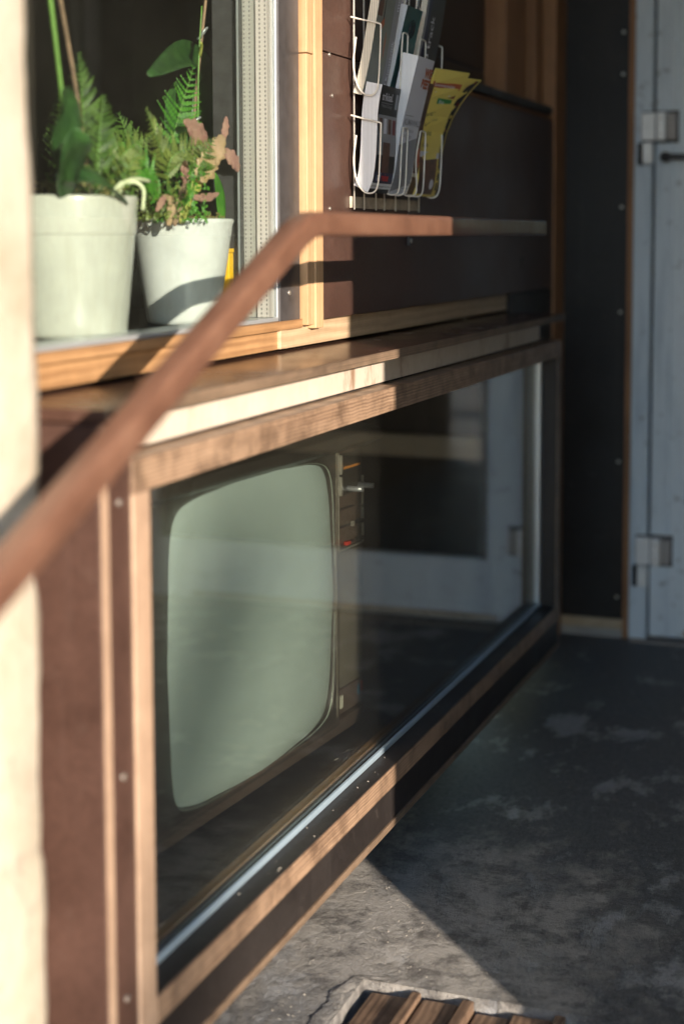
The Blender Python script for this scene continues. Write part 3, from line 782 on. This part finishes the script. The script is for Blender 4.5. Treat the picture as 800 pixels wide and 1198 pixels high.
L1 = Leaf('leaflet_stack', 'black and grey leaflets filling the lower left pocket of the wire rack', 'leaflet stack', 2.255, 2.343,
    [(-.836, 1.066), (-.8265, 1.085), (-.8215, 1.13), (-.8205, 1.175), (-.8175, 1.205), (-.812, 1.231)], .026, 'pages', 'p_black')
l = L1.len
L1.patch('photo_strip', 'p_midgrey', l*.54, l*.73, .02, .98)
for i, c in enumerate(('p_brown', 'p_white', 'p_brown', 'p_maroon')): L1.patch('small_photo', c, l*.56, l*.70, .08+.23*i, .22+.23*i, .0012)
L1.patch('large_photo', 'p_midgrey', l*.36, l*.54, .04, .96)
L1.patch('photo_figure', 'p_brown', l*.20, l*.48, .30, .66, .0012)
L1.patch('dark_photo', 'p_navy', l*.10, l*.20, .04, .96)
L1.patch('logo_panel', 'p_midgrey', l*.80, l*.94, .80, .93)
L1.text('trikisal.', 'p_white', l*.865, .10, .017, bold=.0003); L1.text('Mode & Design', 'p_midgrey', l*.80, .10, .008)
L1.patch('rule', 'p_midgrey', l*.838, l*.843, .10, .68)
L1.text('nd', 'p_white', l*.125, .12, .018, bold=.0004); L1.text('reise', 'red', l*.125, .36, .017, bold=.0004); L1.text('magazin', 'p_midgrey', l*.05, .3, .008)

L2 = Leaf('leaflet_stack', 'thick stack of white leaflets leaning forward in the lower middle pocket', 'leaflet stack', 2.352, 2.436,
    [(-.838, 1.066), (-.827, 1.09), (-.8215, 1.13), (-.815, 1.172), (-.803, 1.217), (-.786, 1.284)], .020, 'pages', 'p_white', flare=.35)
l = L2.len
L2.text('WIE', 'p_rust', l*.87, .58, .020, bold=.0009); L2.text('BEET', 'p_rust', l*.79, .50, .020, bold=.0009)
L2.patch('rule', 'p_midgrey', l*.575, l*.58, .05, .52); L2.text('KLIMAWALD', 'p_midgrey', l*.51, .06, .014, bold=.0002)
L2.text('Information', 'p_midgrey', l*.46, .18, .009); L2.text('und Wege', 'p_midgrey', l*.42, .16, .009)
L2.patch('lower_sheet', 'p_midgrey', l*.02, l*.36, .0, .99, .0009, .0002, skew=l*.07)

L4 = Leaf('leaflet', 'open yellow leaflet with triangle border flaring at the right end of the rack', 'leaflet', 2.500, 2.608,
    [(-.842, 1.068), (-.832, 1.10), (-.826, 1.155), (-.812, 1.20), (-.784, 1.242), (-.756, 1.268)], .0015, 'p_yellow', 'p_yellow', twist=.034)
l = L4.len
L4.patch('border', 'p_dark', l*.05, l*.99, .78, .955, .0006)
for i in range(16):
    c = ('p_green', 'p_yellow', 'p_rust', 'p_maroon')[i % 4]; d = l*(.12+.055*i)
    L4.tri('triangle', c, [(d, .79+(i % 2)*.07), (d+l*.05, .79+(i % 2)*.07), (d+l*.025, .87+(i % 2)*.07)])
L3 = Leaf('leaflet', 'yellow leaflet with red and green banners in the lower right pocket', 'leaflet', 2.472, 2.566,
    [(-.834, 1.066), (-.824, 1.09), (-.819, 1.155), (-.805, 1.199), (-.783, 1.246), (-.764, 1.276)], .003, 'p_yellow', 'p_yellow', twist=.030)
l = L3.len
for i, (c, d, w0, w1, tx) in enumerate((('p_rust', .875, .04, .95, 'Sommerwerkstätten'), ('p_maroon', .805, .14, .90, 'Sommerkurse'), ('p_green', .742, .36, .86, 'Shop'))):
    L3.patch('banner', c, l*(d-.026), l*(d+.026), w0, w1, .0007)
    L3.text(tx, 'p_white', l*(d-.014), w0+.05, .0076 if i == 0 else .0090, bold=.0001)
for i, tx in enumerate(('Programm', 'Anmelden', 'Ausflug', 'Kurse')):
    L3.text(tx, 'p_dark', l*(.60-.075*i), .12, .011, R(24-6*i))
L3.patch('white_band', 'p_white', l*.30, l*.345, .0, .99, .0007)
L3.patch('photo', 'p_brown', l*.02, l*.30, .0, .90, .0007)
L3.tri('oval_badge', 'p_white', [(l*(.10+.04*math.sin(t*.5236)), .72+.11*math.cos(t*.5236)) for t in range(12)], .0011)
L5 = Leaf('leaflet', 'brown printed leaflet wedged between the white stack and yellow leaflet', 'leaflet', 2.446, 2.472,
    [(-.838, 1.068), (-.826, 1.10), (-.822, 1.16), (-.812, 1.205), (-.798, 1.25)], .004, 'pages_cream', 'p_brown')
L5.patch('red_patch', 'p_rust', L5.len*.25, L5.len*.42, .2, .9)
# upper tier
U1 = Leaf('magazine_stack', 'cream edged magazines in the upper left pocket of the rack', 'magazine stack', 2.255, 2.350,
    [(-.846, 1.216), (-.834, 1.26), (-.8235, 1.32), (-.8145, 1.37), (-.802, 1.46)], .014, 'pages_cream', 'p_grey')
l = U1.len
U1.patch('inner_band', 'p_brown', l*.5, l*.99, .02, .22, .0007); U1.tri('red_mark', 'p_rust', [(l*.40, .25), (l*.46, .38), (l*.50, .34), (l*.46, .22)])
U1.patch('thin_line', 'p_dark', l*.48, l*.99, .30, .325, .0008); U1.patch('thin_line', 'p_rust', l*.30, l*.42, .52, .55, .0008, skew=-.012)
U1.patch('spine_band', 'p_midgrey', 0, l*.99, .74, .99, .0007)
U1.text('und Kunstkritik', 'p_white', l*.02, .95, .014, R(90), bold=.0002); U1.text('modern & neu', 'p_white', l*.56, .95, .017, R(90), bold=.0003)
U2 = Leaf('leaflet_stack', 'teal leaflets with a dark ring emblem in the upper middle pocket', 'leaflet stack', 2.365, 2.440,
    [(-.846, 1.216), (-.832, 1.26), (-.820, 1.32), (-.808, 1.366)], .012, 'pages', 'p_teal')
l = U2.len
for r_ in (.013, .009, .005):
    pts_ = [U2.pt(l*.78+r_*1.15*math.sin(t*.3927), .55+r_*math.cos(t*.3927)/.075, .0012) for t in range(17)]
    MB().tube(pts_, .0007, 5, False).build('emblem_ring', 'p_dark', U2.t)
for i in range(3): U2.patch('text_line', 'p_dark', l*(.50-.045*i), l*(.515-.045*i), .22, .72, .0008)
U3 = Leaf('magazine', 'charcoal magazine with pale upright lettering in the upper right pocket', 'magazine', 2.462, 2.556,
    [(-.848, 1.216), (-.832, 1.26), (-.821, 1.31), (-.810, 1.36), (-.797, 1.46)], .010, 'pages_cream', 'p_dark')
l = U3.len
U3.patch('photo_band', 'p_midgrey', l*.3, l*.99, .02, .10, .0007); U3.patch('photo_band', 'p_navy', l*.02, l*.99, .10, .26, .0007)
U3.text('food track', 'p_white', l*.18, .50, .026, R(90), bold=.0003)
U4 = Leaf('leaflet', 'tall pale leaflet standing at the back of the upper middle pocket', 'leaflet', 2.400, 2.455,
    [(-.858, 1.22), (-.850, 1.30), (-.838, 1.42)], .003, 'p_white', 'p_white')

# ------------------------------------------------------------------ end wall and door
E = thing('end_wall', 'dark brown end wall panel between pine trims beside the blue door', 'wall', (-.78, YE, 0))
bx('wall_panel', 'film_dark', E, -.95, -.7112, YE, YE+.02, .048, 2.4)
bx('trim', 'pine_dark', E, -.7108, -.6962, YE-.004, YE+.02, .0, 2.4)
bx('bottom_trim', 'pine_lighter', E, -.95, -.7112, YE-.003, YE+.02, .022, .0475); bx('bottom_trim', 'stucco', E, -.95, -.7112, YE-.002, YE+.02, .0, .0215)
for z in (1.487, 1.387, 1.068, .812, .443, .104): disc_screw('screw', (-.7255, YE-.0005, z), (0, -1, 0), .0038, E)
bx('header', 'film_dark', E, -.6958, .46, YE, YE+.02, 2.105, 2.4); bx('backing', 'black', E, -.95, .9, YE+.022, YE+.03, 2.0, 2.5, 0)

DR = thing('door', 'blue grey painted door with glass pane and white hinges', 'door', (-.1, YE, 0))
bx('door_frame', 'door', DR, -.6958, -.6520, YE-.006, YE+.07, .004, 2.10, .003)
bx('door_frame', 'film_dark', DR, .432, .4495, YE-.006, YE+.07, .004, 2.10, .003)
bx('door_frame', 'door', DR, -.6515, .4315, YE-.006, YE+.07, 2.05, 2.10, .003)
bx('gap', 'black', DR, -.6518, -.6460, YE+.02, YE+.06, .004, 2.05, 0)
bx('stile', 'door', DR, -.6455, -.530, YE-.002, YE+.04, .012, 2.045, .003)
bx('stile', 'door', DR, .405, .430, YE-.002, YE+.04, .012, 2.045, .003)
bx('bottom_rail', 'door', DR, -.5298, .4048, YE-.0015, YE+.04, .012, .172, .002)
bx('top_rail', 'door', DR, -.5298, .4048, YE-.0015, YE+.04, 1.93, 2.045, .002)
bx('moulding', 'door', DR, -.612, -.600, YE-.006, YE-.0022, .18, 1.90, .002)
bx('weather_bar', 'wire_plate', DR, -.56, .30, YE-.012, YE-.0025, .018, .034, .002)
bx('glazing_bead', 'film', DR, -.5298, -.518, YE-.004, YE+.03, .173, 1.929, .001)
bx('pane', 'glass', DR, -.5178, .4046, YE+.012, YE+.017, .173, 1.929, 0)
bx('reflection_bar', 'pine_lighter', DR, -.56, .33, YE+.10, YE+.14, .415, .470, .002)  # bar added to stand in for the gold band mirrored in the glass
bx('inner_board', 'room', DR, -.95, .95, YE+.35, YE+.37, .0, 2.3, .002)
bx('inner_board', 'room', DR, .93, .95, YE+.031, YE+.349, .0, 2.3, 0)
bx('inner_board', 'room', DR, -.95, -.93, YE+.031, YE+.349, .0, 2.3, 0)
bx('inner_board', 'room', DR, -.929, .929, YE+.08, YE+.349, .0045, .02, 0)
for z0 in (1.180, .150):
    h = bx('hinge', 'hinge', DR, -.676, -.6405, YE-.030, YE-.0065, z0+.045, z0+.112, .003)
    bx('hinge_leaf', 'hinge', h, -.6385, -.6165, YE-.034, YE-.0025, z0+.045, z0+.112, .003)
    bx('hinge_cap', 'hinge_grey', h, -.6160, -.5920, YE-.026, YE-.0025, z0+.047, z0+.110, .003)
    bx('hinge_pin', 'hinge', h, -.672, -.6470, YE-.028, YE-.0065, z0-.010, z0+.042, .003)
    bx('hinge_shadow_plate', 'rubber', h, -.6790, -.5890, YE-.0062, YE-.0022, z0+.040, z0+.1165, .001)  # black plate painting the shadow outline round the hinge
    bx('hinge_base', 'rubber', h, -.6860, -.6735, YE-.016, YE-.0065, z0-.012, z0+.040, .002)
    for zz_ in (z0+.060, z0+.097): disc_screw('screw', (-.628, YE-.0345, zz_), (0, -1, 0), .003, h)
b = MB(); b.tube([(-.618, YE-.003, 1.186), (-.618, YE-.030, 1.186)], .012, 16); hd = b.build('handle_rose', 'rubber', DR)
b = MB(); b.tube([(-.618, YE-.028, 1.186), (-.60, YE-.032, 1.186), (-.50, YE-.034, 1.184)], .0075, 12); b.build('door_handle', 'darkmetal', DR)
bx('threshold', 'stucco', DR, -.69, .45, YE-.03, YE+.08, .0005, .0035, 0)

# opposite side of the recess, ceiling, upper front
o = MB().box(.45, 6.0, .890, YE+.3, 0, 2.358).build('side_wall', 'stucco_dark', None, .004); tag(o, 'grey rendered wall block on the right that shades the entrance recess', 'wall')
o = MB().box(-1.2, 2.6, .75, YE+.3, 2.36, 2.50).build('shading_canopy', 'stucco', None, .004); tag(o, 'unseen grey canopy over the entrance recess, shaped to dim the upper door', 'canopy')  # unseen roof slab, height and reach set to darken the upper door
o = MB().box(-1.9, -1.201, 1.19, YE+.3, 2.401, 3.4).build('upper_wall', 'plaster', None, .004); tag(o, 'plaster wall above the shop window', 'wall')
o = MB().box(-3.2, -1.72, YE+.35, YE+.6, 0, 3.4).build('rear_wall', 'plaster', None, .004); tag(o, 'plaster wall behind the shop room', 'wall')

# ------------------------------------------------------------------ plants
def bez(P, n):
    P = [Vector(p) for p in P]
    if len(P) == 2: return [P[0].lerp(P[1], i/n) for i in range(n+1)]
    out = []
    # Catmull-Rom through points
    Q = [P[0]*2-P[1]]+P+[P[-1]*2-P[-2]]
    segs = len(P)-1
    for i in range(n+1):
        u = i/n*segs; k = min(int(u), segs-1); t = u-k
        a, b_, c, d = Q[k], Q[k+1], Q[k+2], Q[k+3]
        out.append(.5*((2*b_)+(c-a)*t+(2*a-5*b_+4*c-d)*t*t+(-a+3*b_-3*c+d)*t**3))
    return out
def frond(name, P, width, mat, parent, pairs=14, start=.35, N=(.85, -.45, .25), droop=.15, stemmat='stemg'):
    N = Vector(N).normalized(); b = MB(); pts = bez(P, 40)
    for k in range(pairs):
        t = start+(1-start)*(k/(pairs-1))**.95
        i = min(int(t*40), 39); p = pts[i].lerp(pts[i+1], t*40-i); T_ = (pts[i+1]-pts[i]).normalized()
        prof = math.sin(math.pi*min(1, (1-t)/(1-start)*.80+.10))**.7 if t > start else 1
        L_ = width*max(.12, (1-(t-start)/(1-start))**.75)*(.9+.2*random.random())
        if (t-start)/(1-start) < .15: L_ *= .8
        for s_ in (-1, 1):
            Sd = T_.cross(N).normalized()*s_
            ang = R(62+random.uniform(-8, 8)); dirn = (Sd*math.sin(ang)+T_*math.cos(ang)+N*random.uniform(-.15, .25)).normalized()
            nn = (N+Vector((random.uniform(-.3, .3), random.uniform(-.3, .3), random.uniform(-.3, .3)))).normalized()
            across = dirn.cross(nn).normalized(); w = L_*.105+.0008
            nt_ = max(4, int(L_/.0042)); 
            mid = []; up_ = []; dn = []
            for j in range(nt_+1):
                q = j/nt_; c = p+dirn*L_*q-N*droop*L_*q*q+T_*L_*.12*q*q
                mid.append(b.bm.verts.new(c))
            for sg in (-1, 1):
                for j in range(nt_):
                    q0, q1 = j/nt_, (j+1)/nt_
                    ww = w*(1-q0)**.8*(1 if j else .7)
                    tip = mid[j].co.lerp(mid[j+1].co, .95)+across*sg*ww+N*.0006
                    a_ = b.bm.verts.new(mid[j].co.lerp(mid[j+1].co, .30)+across*sg*ww*.92)
                    tv = b.bm.verts.new(tip); 
                    f = b.bm.faces.new([mid[j], a_, tv, mid[j+1]] if sg > 0 else [mid[j+1], tv, a_, mid[j]])
    fr = b.build(name, mat, parent)
    st = MB().tube(pts[::2], .0011, 6, r1=.0004).build('stem', stemmat, fr)
    return fr
def blade(name, P, width, mat, parent, N=(.8, -.5, .3), fold=.18, wprof=None, n=16, thick=.0008):
    """broad leaf swept along P"""
    N = Vector(N).normalized(); pts = bez(P, n); b = MB(); rows = []
    for i, p in enumerate(pts):
        t = i/n; T_ = (pts[min(i+1, n)]-pts[max(i-1, 0)]).normalized(); Sd = T_.cross(N).normalized(); nn = Sd.cross(T_)
        w = width*(wprof(t) if wprof else math.sin(math.pi*(.04+.94*t))**.7)
        rows.append([b.bm.verts.new(p+Sd*w*x+nn*abs(x)*w*fold*2) for x in (-.5, -.27, 0, .27, .5)])
    for i in range(n):
        for k in range(4):
            f = b.bm.faces.new([rows[i][k], rows[i][k+1], rows[i+1][k+1], rows[i+1][k]]); f.smooth = True
    return b.build(name, mat, parent, solid=thick)
def moss(name, mat, parent, c, rad, n, h=.02, sz=.006):
    b = MB()
    for _ in range(n):
        a = random.uniform(0, 6.283); r_ = rad*math.sqrt(random.random()); p = Vector((c[0]+r_*math.cos(a), c[1]+r_*math.sin(a), c[2]+random.random()**1.5*h))
        d = Vector((random.gauss(0, 1), random.gauss(0, 1), random.gauss(0, 1))).normalized(); e = d.orthogonal().normalized()
        s_ = sz*random.uniform(.5, 1.4)
        b.bm.faces.new([b.bm.verts.new(p-e*s_*.3), b.bm.verts.new(p+d*s_*.5), b.bm.verts.new(p+e*s_*.3), b.bm.verts.new(p-d*s_*.6)])
    return b.build(name, mat, parent)

def pot(name, label, c, prof, mat, groove=None):
    t = thing(name, label, 'plant pot', c)
    b = MB(); b.lathe(prof, 64, (c[0], c[1])); o = b.build('pot_body', mat, t)
    return t
random.seed(4)
# pot 1, cream green, wide collar
c1 = (-.985, 1.630, .8775)
PA = thing('potted_plant', 'cream green pot with orchid leaves and feathery fern next to the plaster corner', 'potted plant', c1, 'potted plants on the window sill')
z0 = c1[2]
b = MB(); b.lathe([(0, z0), (.058, z0), (.0635, z0+.003), (.0650, z0+.008), (.0755, z0+.122), (.0758, z0+.1236), (.0768, z0+.1244), (.0772, z0+.126), (.0795, z0+.164), (.0798, z0+.1675), (.0785, z0+.169), (.0758, z0+.168), (.0745, z0+.160), (.070, z0+.130)], 72, c1)
b.build('pot', 'pot_a', PA)
MB().lathe([(0, z0+.157), (.03, z0+.160), (.0750, z0+.156)], 40, c1).build('soil', 'soil', PA)
P1 = dict(
 A=[(-.990,1.680,1.030),(-.985,1.663,1.140),(-.970,1.630,1.214)],
 B=[(-.960,1.645,1.030),(-.950,1.638,1.107),(-.945,1.643,1.165)],
 C=[(-.970,1.689,1.030),(-.950,1.690,1.094),(-.930,1.735,1.125)],
 D=[(-1.000,1.706,1.030),(-1.010,1.769,1.096),(-1.020,1.853,1.140)],
 E=[(-1.000,1.679,1.030),(-1.000,1.641,1.108),(-.980,1.605,1.171)],
 F=[(-.960,1.669,1.030),(-.935,1.672,1.074),(-.925,1.690,1.100)],
 G=[(-1.03,1.69,1.03),(-1.05,1.72,1.10),(-1.06,1.76,1.17)])
frond('fern_frond', P1['A'], .040, 'fern', PA, 15, .40)
frond('fern_frond', P1['B'], .042, 'fern', PA, 15, .28)
frond('fern_frond', P1['C'], .036, 'fern_olive', PA, 13, .35)
frond('fern_frond', P1['D'], .040, 'fern', PA, 14, .35)
frond('fern_frond', P1['E'], .034, 'fern', PA, 13, .40)
frond('fern_frond', P1['F'], .026, 'fern_olive', PA, 11, .30)
frond('fern_frond', P1['G'], .040, 'fern', PA, 14, .35)
MB().tube(bez([(-.970,1.609,1.03),(-.965,1.587,1.134),(-.960,1.549,1.29)], 14), .0030, 8).build('orchid_stem', 'stemg', PA)
MB().tube(bez([(-.975,1.663,1.03),(-.970,1.626,1.157),(-.965,1.574,1.30)], 14), .0026, 8).build('support_cane', 'stemb', PA)
blade('orchid_leaf', [(-.960,1.575,1.040),(-.940,1.545,1.075),(-.915,1.520,1.100),(-.905,1.510,1.118)], .050, 'orchid', PA)
blade('orchid_leaf', [(-.955,1.560,1.040),(-.925,1.548,1.062),(-.907,1.575,1.056),(-.905,1.622,1.036)], .036, 'orchid', PA, N=(.5, -.2, .85))
blade('orchid_leaf', [(-.980,1.616,1.040),(-.950,1.560,1.078),(-.930,1.515,1.100)], .032, 'orchid', PA)
blade('orchid_leaf', [(-.965,1.590,1.040),(-.940,1.540,1.130),(-.915,1.500,1.160)], .045, 'orchid', PA)
MB().tube(bez([(-.950,1.655,1.040),(-.930,1.655,1.062),(-.925,1.684,1.068),(-.930,1.725,1.067)], 16), .0034, 8, r1=.0026).build('aerial_root', 'root', PA)
MB().tube(bez([(-.945,1.664,1.045),(-.925,1.668,1.064),(-.912,1.676,1.056),(-.914,1.678,1.030)], 16), .0030, 8, r1=.0022).build('aerial_root', 'root', PA)
moss('moss', 'moss', PA, (-.985, 1.657, 1.035), .058, 900, .03)
moss('small_leaves', 'fern', PA, (-.975, 1.665, 1.045), .055, 500, .045, .008)

c2 = (-.985, 1.919, .8775)
PB = thing('potted_plant', 'white tapered pot with ferns and pink leaved cactus beside the window jamb', 'potted plant', c2, 'potted plants on the window sill')
b = MB(); b.lathe([(0, z0), (.044, z0), (.0485, z0+.003), (.050, z0+.008), (.0700, z0+.138), (.0712, z0+.1405), (.0714, z0+.143), (.0700, z0+.1448), (.0672, z0+.1445), (.0665, z0+.138), (.060, z0+.11)], 72, c2)
b.build('pot', 'pot_b', PB)
MB().lathe([(0, z0+.134), (.04, z0+.136), (.0660, z0+.132)], 40, c2).build('soil', 'soil', PB)
frond('fern_frond', [(-.980,1.884,1.015),(-.975,1.875,1.120),(-.960,1.909,1.226)], .046, 'fern_bright', PB, 13, .52, droop=.05)
frond('fern_frond', [(-.970,1.858,1.015),(-.950,1.802,1.094),(-.930,1.721,1.155)], .036, 'fern_olive', PB, 14, .45)
frond('fern_frond', [(-.960,1.851,1.015),(-.940,1.800,1.095),(-.915,1.860,1.122)], .042, 'fern_olive', PB, 15, .35)
frond('fern_frond', [(-.960,1.827,1.015),(-.950,1.752,1.088),(-.950,1.690,1.110)], .034, 'fern_bright', PB, 12, .40)
frond('fern_frond', [(-.970,1.853,1.015),(-.950,1.774,1.064),(-.930,1.676,1.072)], .030, 'fern_bright', PB, 14, .35)
frond('fern_frond', [(-1.00,1.90,1.015),(-1.02,1.86,1.10),(-1.03,1.83,1.16)], .04, 'fern', PB, 13, .40)
frond('fern_frond', [(-.96,1.86,1.015),(-.93,1.83,1.05),(-.915,1.80,1.06)], .026, 'fern_bright', PB, 11, .35)
frond('fern_frond', [(-.97,1.87,1.015),(-.94,1.86,1.08),(-.925,1.90,1.13)], .034, 'fern', PB, 13, .45)
st = MB().tube(bez([(-1.000,1.972,1.01),(-.990,1.969,1.162),(-.980,1.998,1.36)], 16), .0029, 8, r1=.0022).build('orchid_stick', 'stemb', PB)
MB().tube(bez([(-.985,1.972,1.150),(-.983,1.972,1.24),(-.982,1.982,1.32)], 12), .0012, 6).build('orchid_spike', 'stemg', PB)
MB().tube(bez([(-.983,1.976,1.250),(-.975,1.966,1.262),(-.972,1.958,1.266)], 8), .0024, 8, r1=.0016).build('bud', 'lime', PB)
MB().tube(bez([(-.985,1.984,1.275),(-.978,1.976,1.283),(-.975,1.984,1.290),(-.985,1.992,1.283),(-.990,1.984,1.275)], 12), .0016, 6).build('stem_clip', 'alu', PB)
MB().tube(bez([(-.990,1.970,1.158),(-.984,1.965,1.161),(-.982,1.974,1.165),(-.990,1.978,1.161)], 8), .0016, 6).build('stem_clip', 'alu', PB)
pad = lambda t: max(.12, math.sin(math.pi*min(1, t*.96+.03)))**.55*(1+.16*math.sin(t*23))*(1.1-.35*t)
def cpad(a, b_, c, w, mat): return blade('cactus_pad', [a, b_, c], w, mat, PB, N=(.9, -.35, .1), fold=.10, wprof=pad, n=22, thick=.002)
cpad((-.950,1.849,1.015),(-.945,1.854,1.045),(-.943,1.861,1.060), .018, 'lime')
cpad((-.945,1.860,1.050),(-.940,1.880,1.071),(-.940,1.898,1.083), .017, 'lime')
cpad((-.935,1.868,1.074),(-.930,1.886,1.095),(-.930,1.902,1.114), .036, 'peach')
cpad((-.935,1.912,1.095),(-.930,1.918,1.117),(-.930,1.938,1.135), .030, 'peach')
cpad((-.930,1.936,1.129),(-.930,1.944,1.147),(-.930,1.948,1.163), .012, 'pink')
cpad((-.935,1.948,1.116),(-.930,1.968,1.104),(-.930,1.986,1.090), .022, 'pink')
cpad((-.940,1.912,1.110),(-.940,1.882,1.128),(-.940,1.852,1.141), .028, 'pink')
cpad((-.945,1.915,1.130),(-.945,1.884,1.142),(-.945,1.850,1.150), .024, 'pink')
cpad((-.940,1.845,1.068),(-.940,1.841,1.084),(-.940,1.838,1.102), .016, 'pink')
cpad((-.935,1.855,1.050),(-.930,1.885,1.050),(-.930,1.922,1.057), .012, 'pink')
cpad((-.945,1.803,1.012),(-.940,1.801,1.041),(-.940,1.782,1.051), .013, 'peach')
cpad((-.940,1.785,1.050),(-.940,1.772,1.040),(-.940,1.761,1.030), .010, 'pink')
cpad((-.950,1.829,1.012),(-.945,1.840,1.053),(-.940,1.845,1.071), .012, 'stemb')
blade('upright_leaf', [(-.960,1.995,1.010),(-.955,1.976,1.054),(-.950,1.952,1.086)], .017, 'fern_bright', PB, fold=.1)
blade('broad_leaf', [(-1.02,2.00,1.02),(-1.02,2.06,1.20),(-1.01,1.99,1.252),(-.965,1.79,1.205)], .05, 'orchid', PB)
blade('broad_leaf', [(-1.03,2.00,1.02),(-1.05,2.03,1.167),(-1.06,2.10,1.21),(-1.06,2.20,1.18)], .05, 'orchid', PB)
moss('moss', 'moss', PB, (-.985, 1.915, 1.012), .060, 500, .02)
moss('small_leaves', 'fern_bright', PB, (-.955, 1.845, 1.018), .045, 420, .075, .006)
moss('small_leaves', 'fern_olive', PB, (-.96, 1.80, 1.02), .035, 300, .05, .006)

yb_ = thing('yellow_box', 'small yellow box on the sill behind the white pot', 'box', (-.965, 2.03, .8775))
b = MB().box(-.985, -.945, 1.985, 2.045, .8777, .975); b.build('carton', 'yellow', yb_, .0015)
bx('lid', 'yellow', yb_, -.9862, -.9438, 1.9838, 2.0462, .9752, .981, .001)

# ------------------------------------------------------------------ across the street (seen only in reflections)
B = thing('building', 'pale rendered building across the street', 'building', (-6, -20, 0))
bx('wall', 'plaster', B, -16, -1.0, -24, -20, 0, 6.5, .02)
for i in range(5):
    for k in range(2):
        w = bx('window', 'alu', B, -15+i*3, -13.9+i*3, -19.995, -19.95, .9+k*2.9, 2.4+k*2.9, .01)
        bx('glazing', 'black', w, -14.93+i*3, -13.97+i*3, -19.9495, -19.94, .97+k*2.9, 2.33+k*2.9, 0)
bx('roof', 'mat_wood', B, -16.3, -.7, -24.3, -19.7, 6.505, 6.8, .02)

WP = thing('shadow_post', 'unseen leaning round post added to cast the soft shadow on the television', 'post', (12.80, -15.76, 0))  # out of view, added as caster of the soft dark band on the screen
MB().tube([(12.80, -15.76, 0), (14.45, -14.18, 5.05)], .07, 20).build('shaft', 'mat_wood', WP); MB().tube([(14.45, -14.18, 5.05), (14.473, -14.158, 5.12), (14.486, -14.146, 5.16)], .075, 20, r1=.03).build('cap', 'mat_wood', WP)
# ------------------------------------------------------------------ light, sky, camera
az = Vector((.691, -.723, 0)).normalized(); EL = R(11.5)
sd = Vector((az.x*math.cos(EL), az.y*math.cos(EL), math.sin(EL)))
sl_ = bpy.data.lights.new('sun', 'SUN'); sl_.energy = 3.7; sl_.angle = R(.5); sl_.color = (1, .85, .69)
so = bpy.data.objects.new('sun', sl_); COL.objects.link(so); so.rotation_euler = (-sd).to_track_quat('-Z', 'Y').to_euler()
w = bpy.data.worlds.new('World'); S.world = w; w.use_nodes = True; nt = w.node_tree; nt.nodes.clear()
sky = nt.nodes.new('ShaderNodeTexSky'); sky.sky_type = 'NISHITA'; sky.sun_disc = False; sky.sun_elevation = EL
sky.sun_rotation = math.atan2(sd.x, sd.y); sky.air_density = 1.0; sky.dust_density = .3; sky.ozone_density = 3.0
bg = nt.nodes.new('ShaderNodeBackground'); bg.inputs[1].default_value = .15
wo = nt.nodes.new('ShaderNodeOutputWorld'); nt.links.new(sky.outputs[0], bg.inputs[0]); nt.links.new(bg.outputs[0], wo.inputs[0])

f, cx0, pitch = 1800., 470., R(5.0); VPx, VPy = 1095., 275.
cy0 = VPy+f*math.tan(pitch)
psi = math.atan((VPx-cx0)*math.cos(pitch)/f)
for _ in range(60):
    F_ = Vector((-math.sin(psi)*math.cos(pitch), math.cos(psi)*math.cos(pitch), -math.sin(pitch))); Rr = Vector((math.cos(psi), math.sin(psi), 0))
    psi -= ((cx0+f*Rr.y/F_.y)-VPx)/f*.5
U_ = Rr.cross(F_)
cam = bpy.data.cameras.new('camera'); co = bpy.data.objects.new('camera', cam); COL.objects.link(co)
co.matrix_world = Matrix((( Rr.x, U_.x, -F_.x, 0), (Rr.y, U_.y, -F_.y, 0), (Rr.z, U_.z, -F_.z, 1.0), (0, 0, 0, 1)))
cam.sensor_fit = 'AUTO'; cam.sensor_width = 36; cam.lens = f/1198*36
cam.shift_x = -(cx0-400)/1198; cam.shift_y = (cy0-599)/1198
cam.clip_start = .02; cam.clip_end = 2000
cam.dof.use_dof = True; cam.dof.focus_distance = 2.32; cam.dof.aperture_fstop = 2.1; cam.dof.aperture_blades = 9
S.camera = co
S.view_settings.view_transform = 'Standard'; S.view_settings.look = 'None'; S.view_settings.exposure = 1.55; S.view_settings.gamma = 1
S.render.engine = 'CYCLES'
S.cycles.max_bounces = 10; S.cycles.transparent_max_bounces = 16
